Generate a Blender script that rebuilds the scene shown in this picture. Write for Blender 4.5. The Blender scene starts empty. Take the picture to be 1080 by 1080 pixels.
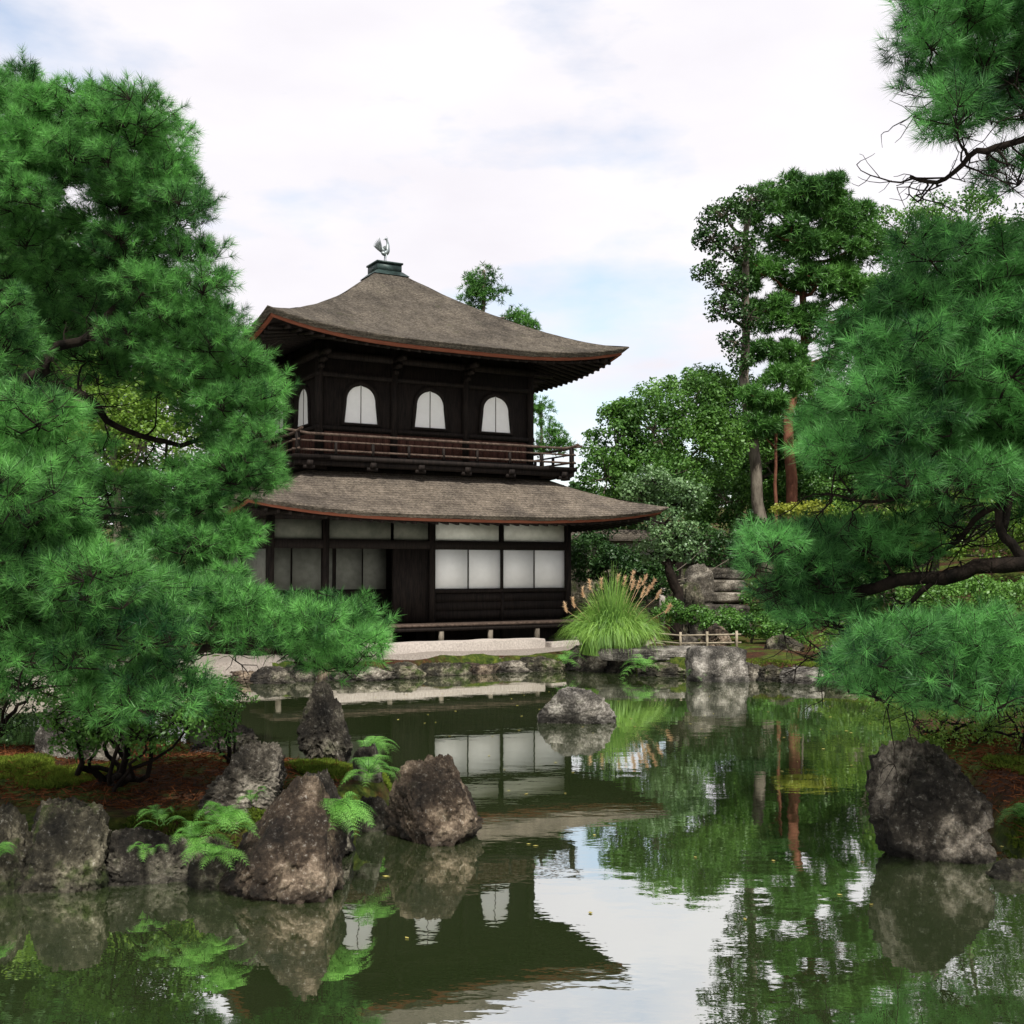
import bpy, math, random
import numpy as np
from mathutils import Vector, Matrix, noise as mnoise

# ------------------------------------------------------------------ camera, sky, sun, exposure
scene = bpy.context.scene
COL = scene.collection
CZ = 2.27                    # eye height above the water (water = 0)
FPX = 1205.0                 # focal length in photo pixels (1080 wide)
TP = 57.0 / FPX              # tangent of the upward tilt
cam_d = bpy.data.cameras.new("camera")
cam_d.sensor_width = 36.0
cam_d.lens = 36.0 * FPX / 1080.0
cam_d.clip_start = 0.1
cam_d.clip_end = 3000
cam = bpy.data.objects.new("camera", cam_d)
COL.objects.link(cam)
cam.location = (0, 0, CZ)
cam.rotation_euler = (math.radians(90) + math.atan(TP), 0, 0)
scene.camera = cam

SUN_EL, SUN_AZ = math.radians(56), math.radians(168)   # azimuth clockwise from +Y: behind the camera
world = bpy.data.worlds.new("World")
scene.world = world
world.use_nodes = True
wn, wl = world.node_tree.nodes, world.node_tree.links
wn.clear()
w_out = wn.new("ShaderNodeOutputWorld")
w_bg = wn.new("ShaderNodeBackground")
w_bg.inputs[1].default_value = 0.1
sky = wn.new("ShaderNodeTexSky")
sky.sky_type = 'NISHITA'
sky.sun_disc = False
sky.sun_elevation = SUN_EL
sky.sun_rotation = SUN_AZ
sky.air_density = 1.0
sky.dust_density = 1.5
w_tc = wn.new("ShaderNodeTexCoord")
w_map = wn.new("ShaderNodeMapping")
w_map.inputs['Scale'].default_value = (1.0, 1.0, 2.6)
w_map.inputs['Location'].default_value = (0.35, 0.1, 0.55)
w_n = wn.new("ShaderNodeTexNoise")
w_n.inputs['Scale'].default_value = 2.3
w_n.inputs['Detail'].default_value = 7
w_n.inputs['Roughness'].default_value = 0.52
w_r = wn.new("ShaderNodeValToRGB")
w_r.color_ramp.elements[0].position = 0.50
w_r.color_ramp.elements[0].color = (0.02, 0.02, 0.02, 1)
w_r.color_ramp.elements[1].position = 0.65
w_r.color_ramp.elements[1].color = (1, 1, 1, 1)
w_n2 = wn.new("ShaderNodeTexNoise")
w_n2.inputs['Scale'].default_value = 4.0
w_n2.inputs['Detail'].default_value = 5
w_r2 = wn.new("ShaderNodeValToRGB")
w_r2.color_ramp.elements[0].position = 0.3
w_r2.color_ramp.elements[0].color = (7.2, 6.95, 7.4, 1)
w_r2.color_ramp.elements[1].position = 0.62
w_r2.color_ramp.elements[1].color = (8.1, 7.9, 8.2, 1)
w_mx = wn.new("ShaderNodeMix")
w_mx.data_type = 'RGBA'
w_skb = wn.new("ShaderNodeMix")
w_skb.data_type = 'RGBA'
w_skb.blend_type = 'MULTIPLY'
w_skb.inputs[0].default_value = 1.0
w_skb.inputs[7].default_value = (2.0, 1.95, 1.8, 1)
wl.new(w_tc.outputs['Generated'], w_map.inputs[0])
wl.new(w_map.outputs[0], w_n.inputs['Vector'])
wl.new(w_map.outputs[0], w_n2.inputs['Vector'])
w_d = wn.new("ShaderNodeVectorMath"); w_d.operation = 'DISTANCE'
w_d.inputs[1].default_value = (.07, .967, .225)
w_m1 = wn.new("ShaderNodeMath"); w_m1.operation = 'MINIMUM'; w_m1.inputs[1].default_value = .34
w_m2 = wn.new("ShaderNodeMath"); w_m2.operation = 'MULTIPLY_ADD'; w_m2.inputs[1].default_value = .74
wl.new(w_tc.outputs['Generated'], w_d.inputs[0]); wl.new(w_d.outputs['Value'], w_m1.inputs[0])
wl.new(w_m1.outputs[0], w_m2.inputs[0]); wl.new(w_n.outputs[0], w_m2.inputs[2])
wl.new(w_m2.outputs[0], w_r.inputs[0])
wl.new(w_n2.outputs[0], w_r2.inputs[0])
wl.new(sky.outputs[0], w_skb.inputs[6])
wl.new(w_r.outputs[0], w_mx.inputs[0])
wl.new(w_skb.outputs[2], w_mx.inputs[6])
wl.new(w_r2.outputs[0], w_mx.inputs[7])
wl.new(w_mx.outputs[2], w_bg.inputs[0])
wl.new(w_bg.outputs[0], w_out.inputs[0])

sun_d = bpy.data.lights.new("sun", 'SUN')
sun_d.energy = 4.3
sun_d.angle = math.radians(0.6)
sun_d.color = (1.0, 0.955, 0.88)
sun = bpy.data.objects.new("sun", sun_d)
COL.objects.link(sun)
sdir = Vector((math.sin(SUN_AZ) * math.cos(SUN_EL), math.cos(SUN_AZ) * math.cos(SUN_EL), math.sin(SUN_EL)))
sun.rotation_euler = sdir.to_track_quat('Z', 'Y').to_euler()
sun.location = (0, 0, 40)

vs = scene.view_settings
vs.view_transform = 'Standard'
vs.look = 'None'
vs.exposure = 0.36
vs.gamma = 1.0
vs.use_curve_mapping = False
scene.cycles.max_bounces = 8
scene.cycles.transparent_max_bounces = 8
scene.cycles.use_denoising = True

# ------------------------------------------------------------------ helpers
RNG = np.random.default_rng(7)

def P(px, py, D):
    """world point at distance D (along Y) seen at photo pixel (px, py)"""
    cp = 1 / math.sqrt(1 + TP * TP); sp = TP * cp
    rx, ry = (px - 540) / FPX, (540 - py) / FPX
    dy = cp - ry * sp
    dz = sp + ry * cp
    k = D / dy
    return np.array((rx * k, D, CZ + dz * k))

def PZ(px, py, z):
    """world point at height z seen at pixel"""
    cp = 1 / math.sqrt(1 + TP * TP); sp = TP * cp
    rx, ry = (px - 540) / FPX, (540 - py) / FPX
    k = (z - CZ) / (sp + ry * cp)
    return np.array((rx * k, (cp - ry * sp) * k, z))

def hash3(i, j, k, seed):
    h = (i * 374761393 + j * 668265263 + k * 2147483647 + seed * 974634777) & 0xFFFFFFFF
    h = ((h ^ (h >> 13)) * 1274126177) & 0xFFFFFFFF
    h = h ^ (h >> 16)
    return (h & 0xFFFFFF) / float(0xFFFFFF)

def vnoise(p, seed=0):
    p = np.asarray(p, float)
    f0 = np.floor(p).astype(np.int64)
    t = p - f0
    t = t * t * (3 - 2 * t)
    r = 0
    for dx in (0, 1):
        for dy in (0, 1):
            for dz in (0, 1):
                w = (t[:, 0] if dx else 1 - t[:, 0]) * (t[:, 1] if dy else 1 - t[:, 1]) * (t[:, 2] if dz else 1 - t[:, 2])
                r = r + w * hash3(f0[:, 0] + dx, f0[:, 1] + dy, f0[:, 2] + dz, seed)
    return r * 2 - 1

def fbm(p, octv=4, seed=0, rough=0.5):
    a, r, q = 1.0, 0, np.array(p, float)
    for o in range(octv):
        r = r + a * vnoise(q, seed + o)
        q = q * 2.03 + 17.3
        a *= rough
    return r

class MB:
    """collects pieces into ONE mesh"""
    def __init__(s):
        s.v, s.f, s.n = [], [], 0
    def add(s, v, f):
        v = np.asarray(v, float).reshape(-1, 3)
        fs = f if isinstance(f, list) and len(f) and isinstance(f[0], np.ndarray) else [np.asarray(f)]
        for a in fs:
            if len(a):
                s.f.append(a.astype(np.int64) + s.n)
        s.v.append(v)
        s.n += len(v)
        return s
    def box(s, x0, x1, y0, y1, z0, z1):
        v = [(x0, y0, z0), (x1, y0, z0), (x1, y1, z0), (x0, y1, z0), (x0, y0, z1), (x1, y0, z1), (x1, y1, z1), (x0, y1, z1)]
        return s.add(v, [(0, 3, 2, 1), (4, 5, 6, 7), (0, 1, 5, 4), (1, 2, 6, 5), (2, 3, 7, 6), (3, 0, 4, 7)])
    def beam(s, a, b, w, h):
        a, b = np.array(a, float), np.array(b, float)
        d = b - a; d /= np.linalg.norm(d)
        up = np.array((0, 0, 1.0))
        if abs(d[2]) > .98: up = np.array((0, 1.0, 0))
        x = np.cross(d, up); x /= np.linalg.norm(x)
        y = np.cross(x, d)
        v = []
        for c in (a, b):
            for sx, sy in ((-1, -1), (1, -1), (1, 1), (-1, 1)):
                v.append(c + x * sx * w / 2 + y * sy * h / 2)
        return s.add(v, [(0, 1, 2, 3), (7, 6, 5, 4), (0, 4, 5, 1), (1, 5, 6, 2), (2, 6, 7, 3), (3, 7, 4, 0)])
    def tube(s, pts, rad, sides=8, cap=True, rough=0.0, seed=0):
        pts = np.asarray(pts, float)
        n = len(pts)
        rad = np.broadcast_to(np.asarray(rad, float), (n,)) if np.ndim(rad) == 0 else np.asarray(rad, float)
        d = np.gradient(pts, axis=0)
        d /= (np.linalg.norm(d, axis=1, keepdims=True) + 1e-9)
        ref = np.array((0.31, 0.17, 0.93))
        if abs(d[0] @ ref) > .9: ref = np.array((0.93, 0.31, 0.1))
        x = np.cross(d, ref); x /= (np.linalg.norm(x, axis=1, keepdims=True) + 1e-9)
        y = np.cross(d, x)
        a = np.linspace(0, 2 * np.pi, sides, endpoint=False)
        ring = x[:, None, :] * np.cos(a)[None, :, None] + y[:, None, :] * np.sin(a)[None, :, None]
        v = pts[:, None, :] + ring * rad[:, None, None]
        if rough > 0:
            q = v.reshape(-1, 3)
            k = 1 + rough * fbm(q * 1.2 / max(rad.mean(), .02), 2, seed).reshape(n, sides, 1)
            v = pts[:, None, :] + ring * rad[:, None, None] * k
        v = v.reshape(-1, 3)
        i = np.arange(n - 1)[:, None] * sides
        j = np.arange(sides)[None, :]
        j2 = (j + 1) % sides
        q = np.stack([i + j, i + j2, i + j2 + sides, i + j + sides], -1).reshape(-1, 4)
        fl = [q]
        if cap:
            v = np.vstack([v, pts[0], pts[-1]])
            jj = np.arange(sides)
            fl.append(np.stack([jj, (jj + 1) % sides, np.full(sides, n * sides)], -1)[:, ::-1])
            fl.append(np.stack([jj + (n - 1) * sides, (jj + 1) % sides + (n - 1) * sides, np.full(sides, n * sides + 1)], -1))
        return s.add(v, fl)
    def build(s, name, mat, parent=None, smooth=False, loc=None, tone=None):
        v = np.vstack(s.v).astype(np.float32)
        if loc is not None: v = v - np.asarray(loc, np.float32)
        me = bpy.data.meshes.new(name)
        me.vertices.add(len(v))
        me.vertices.foreach_set("co", v.ravel())
        li = np.concatenate([a.ravel() for a in s.f])
        tot = np.concatenate([np.full(len(a), a.shape[1]) for a in s.f])
        st = np.concatenate([[0], np.cumsum(tot)[:-1]])
        me.loops.add(len(li))
        me.loops.foreach_set("vertex_index", li.astype(np.int32))
        me.polygons.add(len(tot))
        me.polygons.foreach_set("loop_start", st.astype(np.int32))
        me.polygons.foreach_set("loop_total", tot.astype(np.int32))
        if smooth:
            me.polygons.foreach_set("use_smooth", np.ones(len(tot), bool))
        me.update(calc_edges=True)
        if tone is not None:
            at = me.attributes.new("tone", 'FLOAT', 'FACE')
            at.data.foreach_set("value", np.asarray(tone, np.float32))
        else:
            me.validate()
        if mat is not None: me.materials.append(mat)
        o = bpy.data.objects.new(name, me)
        COL.objects.link(o)
        if loc is not None: o.location = Vector([float(c) for c in loc])
        if parent is not None:
            o.parent = parent
        return o

def tag(o, label=None, cat=None, group=None, kind=None):
    if label: o["label"] = label
    if cat: o["category"] = cat
    if group: o["group"] = group
    if kind: o["kind"] = kind
    return o

def empty(name, loc, rz=0.0):
    o = bpy.data.objects.new(name, None)
    COL.objects.link(o)
    o.location = Vector([float(c) for c in loc])
    o.rotation_euler = (0, 0, rz)
    o.empty_display_size = .2
    return o

def copy_tree(o, parent=None):
    c = o.copy()
    COL.objects.link(c)
    c.parent = parent
    for ch in list(o.children):
        copy_tree(ch, c)
    return c

# ------------------------------------------------------------------ materials
def mat(name, base, rough=0.8, spec=0.3, var=None, scale=5.0, detail=6, bump=0.0, bscale=40.0, stretch=(1, 1, 1),
        lo=0.35, hi=0.65, metallic=0.0, bdist=0.02):
    m = bpy.data.materials.new(name)
    m.use_nodes = True
    n, l = m.node_tree.nodes, m.node_tree.links
    b = n['Principled BSDF']
    b.inputs['Roughness'].default_value = rough
    b.inputs['Specular IOR Level'].default_value = spec
    b.inputs['Metallic'].default_value = metallic
    b.inputs['Base Color'].default_value = (*base, 1)
    tc = n.new("ShaderNodeTexCoord"); mp = n.new("ShaderNodeMapping")
    mp.inputs['Scale'].default_value = stretch
    l.new(tc.outputs['Object'], mp.inputs[0])
    if var is not None:
        t = n.new("ShaderNodeTexNoise")
        t.inputs['Scale'].default_value = scale; t.inputs['Detail'].default_value = detail
        t.inputs['Roughness'].default_value = .6
        l.new(mp.outputs[0], t.inputs['Vector'])
        r = n.new("ShaderNodeValToRGB")
        r.color_ramp.elements[0].position = lo; r.color_ramp.elements[0].color = (*base, 1)
        r.color_ramp.elements[1].position = hi; r.color_ramp.elements[1].color = (*var, 1)
        l.new(t.outputs[0], r.inputs[0]); l.new(r.outputs[0], b.inputs['Base Color'])
    if bump > 0:
        t2 = n.new("ShaderNodeTexNoise"); t2.inputs['Scale'].default_value = bscale; t2.inputs['Detail'].default_value = 5
        l.new(mp.outputs[0], t2.inputs['Vector'])
        bp = n.new("ShaderNodeBump"); bp.inputs['Strength'].default_value = bump; bp.inputs['Distance'].default_value = bdist
        l.new(t2.outputs[0], bp.inputs['Height']); l.new(bp.outputs[0], b.inputs['Normal'])
    return m

def leaf_mat(name, c1, c2, trans=0.35, rough=0.45, c3=None, nscale=0.8, gloss=0.03):
    """leaf or needle: colour differs leaf by leaf and from branch to branch"""
    m = bpy.data.materials.new(name)
    m.use_nodes = True
    n, l = m.node_tree.nodes, m.node_tree.links
    n.clear()
    out = n.new("ShaderNodeOutputMaterial")
    geo = n.new("ShaderNodeNewGeometry")
    tc = n.new("ShaderNodeTexCoord")
    nz = n.new("ShaderNodeTexNoise"); nz.inputs['Scale'].default_value = nscale; nz.inputs['Detail'].default_value = 3
    l.new(tc.outputs['Object'], nz.inputs['Vector'])
    ad = n.new("ShaderNodeMath"); ad.operation = 'MULTIPLY_ADD'
    at = n.new("ShaderNodeAttribute"); at.attribute_name = "tone"
    a0 = n.new("ShaderNodeMath"); a0.operation = 'ADD'
    l.new(geo.outputs['Random Per Island'], a0.inputs[0]); l.new(at.outputs['Fac'], a0.inputs[1])
    l.new(a0.outputs[0], ad.inputs[0]); ad.inputs[1].default_value = 0.45
    mr = n.new("ShaderNodeMapRange"); mr.inputs[1].default_value = .3; mr.inputs[2].default_value = .7
    mr.inputs[3].default_value = -.05; mr.inputs[4].default_value = .6
    l.new(nz.outputs[0], mr.inputs[0]); l.new(mr.outputs[0], ad.inputs[2])
    r = n.new("ShaderNodeValToRGB")
    r.color_ramp.elements[0].position = .1; r.color_ramp.elements[0].color = (*c1, 1)
    r.color_ramp.elements[1].position = .85; r.color_ramp.elements[1].color = (*c2, 1)
    if c3 is not None:
        e = r.color_ramp.elements.new(.985); e.color = (*c3, 1)
    l.new(ad.outputs[0], r.inputs[0])
    d = n.new("ShaderNodeBsdfDiffuse"); t = n.new("ShaderNodeBsdfTranslucent"); g = n.new("ShaderNodeBsdfGlossy")
    g.inputs['Roughness'].default_value = rough
    g.inputs['Color'].default_value = (.8, .9, .8, 1)
    l.new(r.outputs[0], d.inputs['Color']); l.new(r.outputs[0], t.inputs['Color'])
    m1 = n.new("ShaderNodeMixShader"); m1.inputs[0].default_value = trans
    m2 = n.new("ShaderNodeMixShader"); m2.inputs[0].default_value = gloss
    l.new(d.outputs[0], m1.inputs[1]); l.new(t.outputs[0], m1.inputs[2])
    l.new(m1.outputs[0], m2.inputs[1]); l.new(g.outputs[0], m2.inputs[2])
    l.new(m2.outputs[0], out.inputs[0])
    return m

def rock_mat(name, dark, mid, light, lichen=0.5, moss=0.3, nscale=3.0):
    m = bpy.data.materials.new(name)
    m.use_nodes = True
    n, l = m.node_tree.nodes, m.node_tree.links
    b = n['Principled BSDF']
    b.inputs['Roughness'].default_value = .85
    b.inputs['Specular IOR Level'].default_value = .25
    tc = n.new("ShaderNodeTexCoord")
    def noise(s, det=6, ro=.6):
        t = n.new("ShaderNodeTexNoise"); t.inputs['Scale'].default_value = s; t.inputs['Detail'].default_value = det
        t.inputs['Roughness'].default_value = ro
        l.new(tc.outputs['Object'], t.inputs['Vector']); return t
    a = noise(nscale, 8, .68)
    r = n.new("ShaderNodeValToRGB")
    r.color_ramp.elements[0].position = .33; r.color_ramp.elements[0].color = (*dark, 1)
    r.color_ramp.elements[1].position = .63; r.color_ramp.elements[1].color = (*light, 1)
    e = r.color_ramp.elements.new(.5); e.color = (*mid, 1)
    l.new(a.outputs[0], r.inputs[0])
    # pale lichen spots
    v = noise(nscale * 9, 7, .8)
    vr = n.new("ShaderNodeValToRGB")
    vr.color_ramp.elements[0].position = .60 - .05 * lichen; vr.color_ramp.elements[0].color = (0, 0, 0, 1)
    vr.color_ramp.elements[1].position = .67 - .05 * lichen; vr.color_ramp.elements[1].color = (1, 1, 1, 1)
    l.new(v.outputs[0], vr.inputs[0])
    mx = n.new("ShaderNodeMix"); mx.data_type = 'RGBA'
    ml = n.new("ShaderNodeMath"); ml.operation = 'MULTIPLY'; ml.inputs[1].default_value = lichen
    l.new(vr.outputs[0], ml.inputs[0]); l.new(ml.outputs[0], mx.inputs[0])
    l.new(r.outputs[0], mx.inputs[6]); mx.inputs[7].default_value = (.42, .41, .37, 1)
    # moss patches
    w = noise(nscale * 1.3, 5, .6)
    wr = n.new("ShaderNodeValToRGB")
    wr.color_ramp.elements[0].position = .62 - .12 * moss; wr.color_ramp.elements[0].color = (0, 0, 0, 1)
    wr.color_ramp.elements[1].position = .72 - .12 * moss; wr.color_ramp.elements[1].color = (1, 1, 1, 1)
    l.new(w.outputs[0], wr.inputs[0])
    m2 = n.new("ShaderNodeMix"); m2.data_type = 'RGBA'
    mm = n.new("ShaderNodeMath"); mm.operation = 'MULTIPLY'; mm.inputs[1].default_value = min(1, moss * 1.3)
    l.new(wr.outputs[0], mm.inputs[0]); l.new(mm.outputs[0], m2.inputs[0])
    l.new(mx.outputs[2], m2.inputs[6]); m2.inputs[7].default_value = (.06, .085, .02, 1)
    f1 = noise(nscale * 9, 9, .82)
    fr_ = n.new("ShaderNodeMapRange"); fr_.inputs[1].default_value = .38; fr_.inputs[2].default_value = .62
    fr_.inputs[3].default_value = .30; fr_.inputs[4].default_value = 1.35
    l.new(f1.outputs[0], fr_.inputs[0])
    m3 = n.new("ShaderNodeMix"); m3.data_type = 'RGBA'; m3.blend_type = 'MULTIPLY'; m3.inputs[0].default_value = 1
    l.new(m2.outputs[2], m3.inputs[6]); l.new(fr_.outputs[0], m3.inputs[7])
    big = noise(nscale * .55, 4, .55)
    br_ = n.new("ShaderNodeMapRange"); br_.inputs[1].default_value = .38; br_.inputs[2].default_value = .62
    br_.inputs[3].default_value = .28; br_.inputs[4].default_value = 1.1
    l.new(big.outputs[0], br_.inputs[0])
    m5 = n.new("ShaderNodeMix"); m5.data_type = 'RGBA'; m5.blend_type = 'MULTIPLY'; m5.inputs[0].default_value = 1
    l.new(m3.outputs[2], m5.inputs[6]); l.new(br_.outputs[0], m5.inputs[7]); m3 = m5
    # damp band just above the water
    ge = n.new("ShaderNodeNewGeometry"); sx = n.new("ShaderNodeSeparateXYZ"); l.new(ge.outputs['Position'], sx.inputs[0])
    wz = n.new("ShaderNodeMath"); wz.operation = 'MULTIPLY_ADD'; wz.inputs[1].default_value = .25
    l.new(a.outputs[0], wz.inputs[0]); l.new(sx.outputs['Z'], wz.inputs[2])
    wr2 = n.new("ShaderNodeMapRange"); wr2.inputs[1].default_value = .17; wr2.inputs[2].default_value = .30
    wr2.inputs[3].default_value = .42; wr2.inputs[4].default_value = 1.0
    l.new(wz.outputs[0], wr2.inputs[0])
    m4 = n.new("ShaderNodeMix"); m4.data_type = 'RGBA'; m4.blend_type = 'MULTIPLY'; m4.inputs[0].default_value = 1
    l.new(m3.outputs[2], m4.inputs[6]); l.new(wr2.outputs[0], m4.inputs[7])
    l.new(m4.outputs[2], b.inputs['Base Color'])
    bn = noise(nscale * 7, 10, .78)
    bp = n.new("ShaderNodeBump"); bp.inputs['Strength'].default_value = 1.0; bp.inputs['Distance'].default_value = .06
    l.new(bn.outputs[0], bp.inputs['Height']); l.new(bp.outputs[0], b.inputs['Normal'])
    return m

M = {}
M['needle'] = leaf_mat("pine_needles", (.008, .052, .014), (.175, .475, .105), trans=.30, nscale=.9, gloss=.025)
M['needle_r'] = leaf_mat("pine_needles_cool", (.007, .046, .014), (.150, .440, .105), trans=.30, nscale=.9, gloss=.025)
M['needle_far'] = leaf_mat("far_pine_needles", (.020, .075, .018), (.120, .300, .050), trans=.25, nscale=.5, gloss=.03)
M['leaf_dark'] = leaf_mat("dark_leaves", (.012, .040, .011), (.060, .140, .030), trans=.3, nscale=.45)
M['leaf_mid'] = leaf_mat("mid_leaves", (.024, .085, .016), (.130, .280, .045), trans=.40, nscale=.45, gloss=.03)
M['leaf_pale'] = leaf_mat("pale_leaves", (.045, .110, .035), (.16, .28, .10), trans=.35, nscale=.8, gloss=.06)
M['leaf_lime'] = leaf_mat("lime_leaves", (.06, .15, .018), (.22, .36, .05), trans=.45, nscale=.6)
M['leaf_yellow'] = leaf_mat("yellow_leaves", (.16, .20, .02), (.42, .46, .06), trans=.45, nscale=1.2)
M['azalea'] = leaf_mat("azalea_leaves", (.022, .075, .014), (.13, .30, .045), trans=.4, nscale=2.0)
M['fern'] = leaf_mat("fern_leaves", (.08, .25, .045), (.26, .55, .12), trans=.45, nscale=3.0)
M['moss'] = leaf_mat("moss_tufts", (.035, .065, .012), (.16, .22, .03), trans=.2, nscale=1.6, gloss=.0)
M['grass'] = leaf_mat("grass_blades", (.10, .22, .04), (.30, .50, .10), trans=.45, nscale=1.5)
M['plume'] = leaf_mat("seed_plumes", (.50, .30, .17), (.80, .60, .38), trans=.4, nscale=2.0)
M['bark'] = mat("pine_bark", (.007, .006, .005), .95, .1, (.024, .018, .014), 9, 6, .9, 22, (1, 1, .45), bdist=.03)
M['bark_red'] = mat("red_pine_bark", (.11, .045, .028), .9, .15, (.24, .105, .065), 5, 6, .8, 14, (1, 1, .35), bdist=.03)
M['bark_grey'] = mat("grey_bark", (.07, .058, .045), .9, .15, (.19, .165, .13), 5, 6, .8, 14, (1, 1, .35), bdist=.03)
# ------------------------------------------------------------------ ground, pond
FARP = [(-12, 21.2), (-7, 22.0), (-5.1, 22.55), (-2.7, 23.6), (0.4, 25.1), (2.1, 24.7), (4.2, 22.9), (5.5, 22.6), (7.2, 21.6)]
POND = np.array([(-12, 2.4), (5.4, 2.4), (5.3, 5), (4.6, 7.6), (3.9, 8.3), (3.55, 8.9), (3.7, 10.3), (4.15, 12.5), (4.8, 14.5), (6.2, 17.5), (7.6, 19.8)] + FARP[::-1])
ISLE = np.array([(-13, 8.0), (-3.67, 8.25), (-3.06, 8.6), (-2.3, 8.75), (-1.85, 8.5), (-1.45, 8.9), (-1.2, 9.7), (-.85, 10.3), (-.95, 11.0),
                 (-1.4, 11.6), (-2.3, 12.1), (-3.5, 12.6), (-5, 12.8), (-13, 13.5)])

def sdist(x, y, poly):
    """signed distance to a polygon, positive outside"""
    n = len(poly)
    d = np.full(x.shape, 1e9); inside = np.zeros(x.shape, bool)
    for i in range(n):
        a, b = poly[i], poly[(i + 1) % n]
        ex, ey = b - a
        t = np.clip(((x - a[0]) * ex + (y - a[1]) * ey) / (ex * ex + ey * ey), 0, 1)
        d = np.minimum(d, np.hypot(x - a[0] - t * ex, y - a[1] - t * ey))
        c = ((a[1] > y) != (b[1] > y)) & (x < (b[0] - a[0]) * (y - a[1]) / (b[1] - a[1] + 1e-12) + a[0])
        inside ^= c
    return np.where(inside, -d, d)

def height(x, y):
    x = np.atleast_1d(np.asarray(x, float)); y = np.atleast_1d(np.asarray(y, float))
    q = np.stack([x, y, np.zeros_like(x)], 1)
    w = fbm(q * .9, 3, 5) * .10
    land = np.maximum(sdist(x, y, POND), -sdist(x, y, ISLE)) + w * .6
    isle = sdist(x, y, ISLE) < .4
    wid = .42 + np.clip((x - 2.5) / 1.5, 0, 1) * np.clip((14 - y) / 3, 0, 1) * .45
    s = np.clip((land + .12) / wid, 0, 1); s = s * s * (3 - 2 * s)
    h = -.7 + s * 1.02
    far = np.clip((land - .4) / 2.2, 0, 1)
    h = h + np.where(isle, .16, .09) * far
    h = h + np.where(land > .2, fbm(q * .55, 4, 3) * .06 + fbm(q * 2.6, 4, 9) * .030, 0)
    # slopes rising behind and to the right
    r = np.clip((x - 6.5) / 14, 0, 1) * np.clip((y - 14) / 14, 0, 1)
    h = h + r * 2.2
    b = np.clip((y - 33) / 30, 0, 1) * np.clip((x + 4) / 14, 0, 1)
    h = h + b * 3.0
    hills = np.clip((np.hypot(x, y - 20) - 75) / 170, 0, 1)
    h = h + hills ** 1.5 * (9 + 9 * fbm(q * .012, 3, 21))
    return h

xs = np.unique(np.round(np.concatenate([-np.geomspace(9, 600, 40), np.arange(-9, 9.01, .09), np.geomspace(9.2, 600, 40)]), 3))
ys = np.unique(np.round(np.concatenate([-np.geomspace(2, 300, 16), np.arange(-2, 7, .3), np.arange(7, 17, .085), np.arange(17, 36, .17), np.geomspace(36, 900, 40)]), 3))
XX, YY = np.meshgrid(xs, ys)
hh = height(XX.ravel(), YY.ravel())
nx, ny = len(xs), len(ys)
gi = (np.arange(ny - 1)[:, None] * nx + np.arange(nx - 1)[None, :]).ravel()
gm = bpy.data.materials.new("mossy_ground")
gm.use_nodes = True
n, l = gm.node_tree.nodes, gm.node_tree.links
b = n['Principled BSDF']; b.inputs['Roughness'].default_value = .95; b.inputs['Specular IOR Level'].default_value = .1
tc = n.new("ShaderNodeTexCoord")
def gnoise(s, d=6, r=.6):
    t = n.new("ShaderNodeTexNoise"); t.inputs['Scale'].default_value = s; t.inputs['Detail'].default_value = d
    t.inputs['Roughness'].default_value = r
    l.new(tc.outputs['Object'], t.inputs['Vector']); return t
def gramp(src, stops):
    r = n.new("ShaderNodeValToRGB")
    r.color_ramp.elements[0].position, r.color_ramp.elements[0].color = stops[0][0], (*stops[0][1], 1)
    r.color_ramp.elements[1].position, r.color_ramp.elements[1].color = stops[-1][0], (*stops[-1][1], 1)
    for p_, c_ in stops[1:-1]:
        r.color_ramp.elements.new(p_).color = (*c_, 1)
    l.new(src.outputs[0], r.inputs[0]); return r
soil = gramp(gnoise(14, 8, .75), [(.3, (.012, .008, .005)), (.5, (.040, .020, .011)), (.64, (.085, .034, .016)), (.78, (.16, .09, .05))])
mossr = gramp(gnoise(9, 7, .7), [(.3, (.012, .022, .005)), (.5, (.040, .060, .010)), (.72, (.12, .14, .022))])
msk = gramp(gnoise(.85, 5, .62), [(.45, (0, 0, 0)), (.54, (1, 1, 1))])
mx = n.new("ShaderNodeMix"); mx.data_type = 'RGBA'
l.new(msk.outputs[0], mx.inputs[0]); l.new(soil.outputs[0], mx.inputs[6]); l.new(mossr.outputs[0], mx.inputs[7])
l.new(mx.outputs[2], b.inputs['Base Color'])
bp = n.new("ShaderNodeBump"); bp.inputs['Strength'].default_value = .8; bp.inputs['Distance'].default_value = .03
l.new(gnoise(38, 6, .7).outputs[0], bp.inputs['Height']); l.new(bp.outputs[0], b.inputs['Normal'])
g = MB().add(np.stack([XX.ravel(), YY.ravel(), hh], 1), np.stack([gi, gi + 1, gi + 1 + nx, gi + nx], 1)).build("ground", gm, smooth=True)
tag(g, kind="structure")

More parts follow.
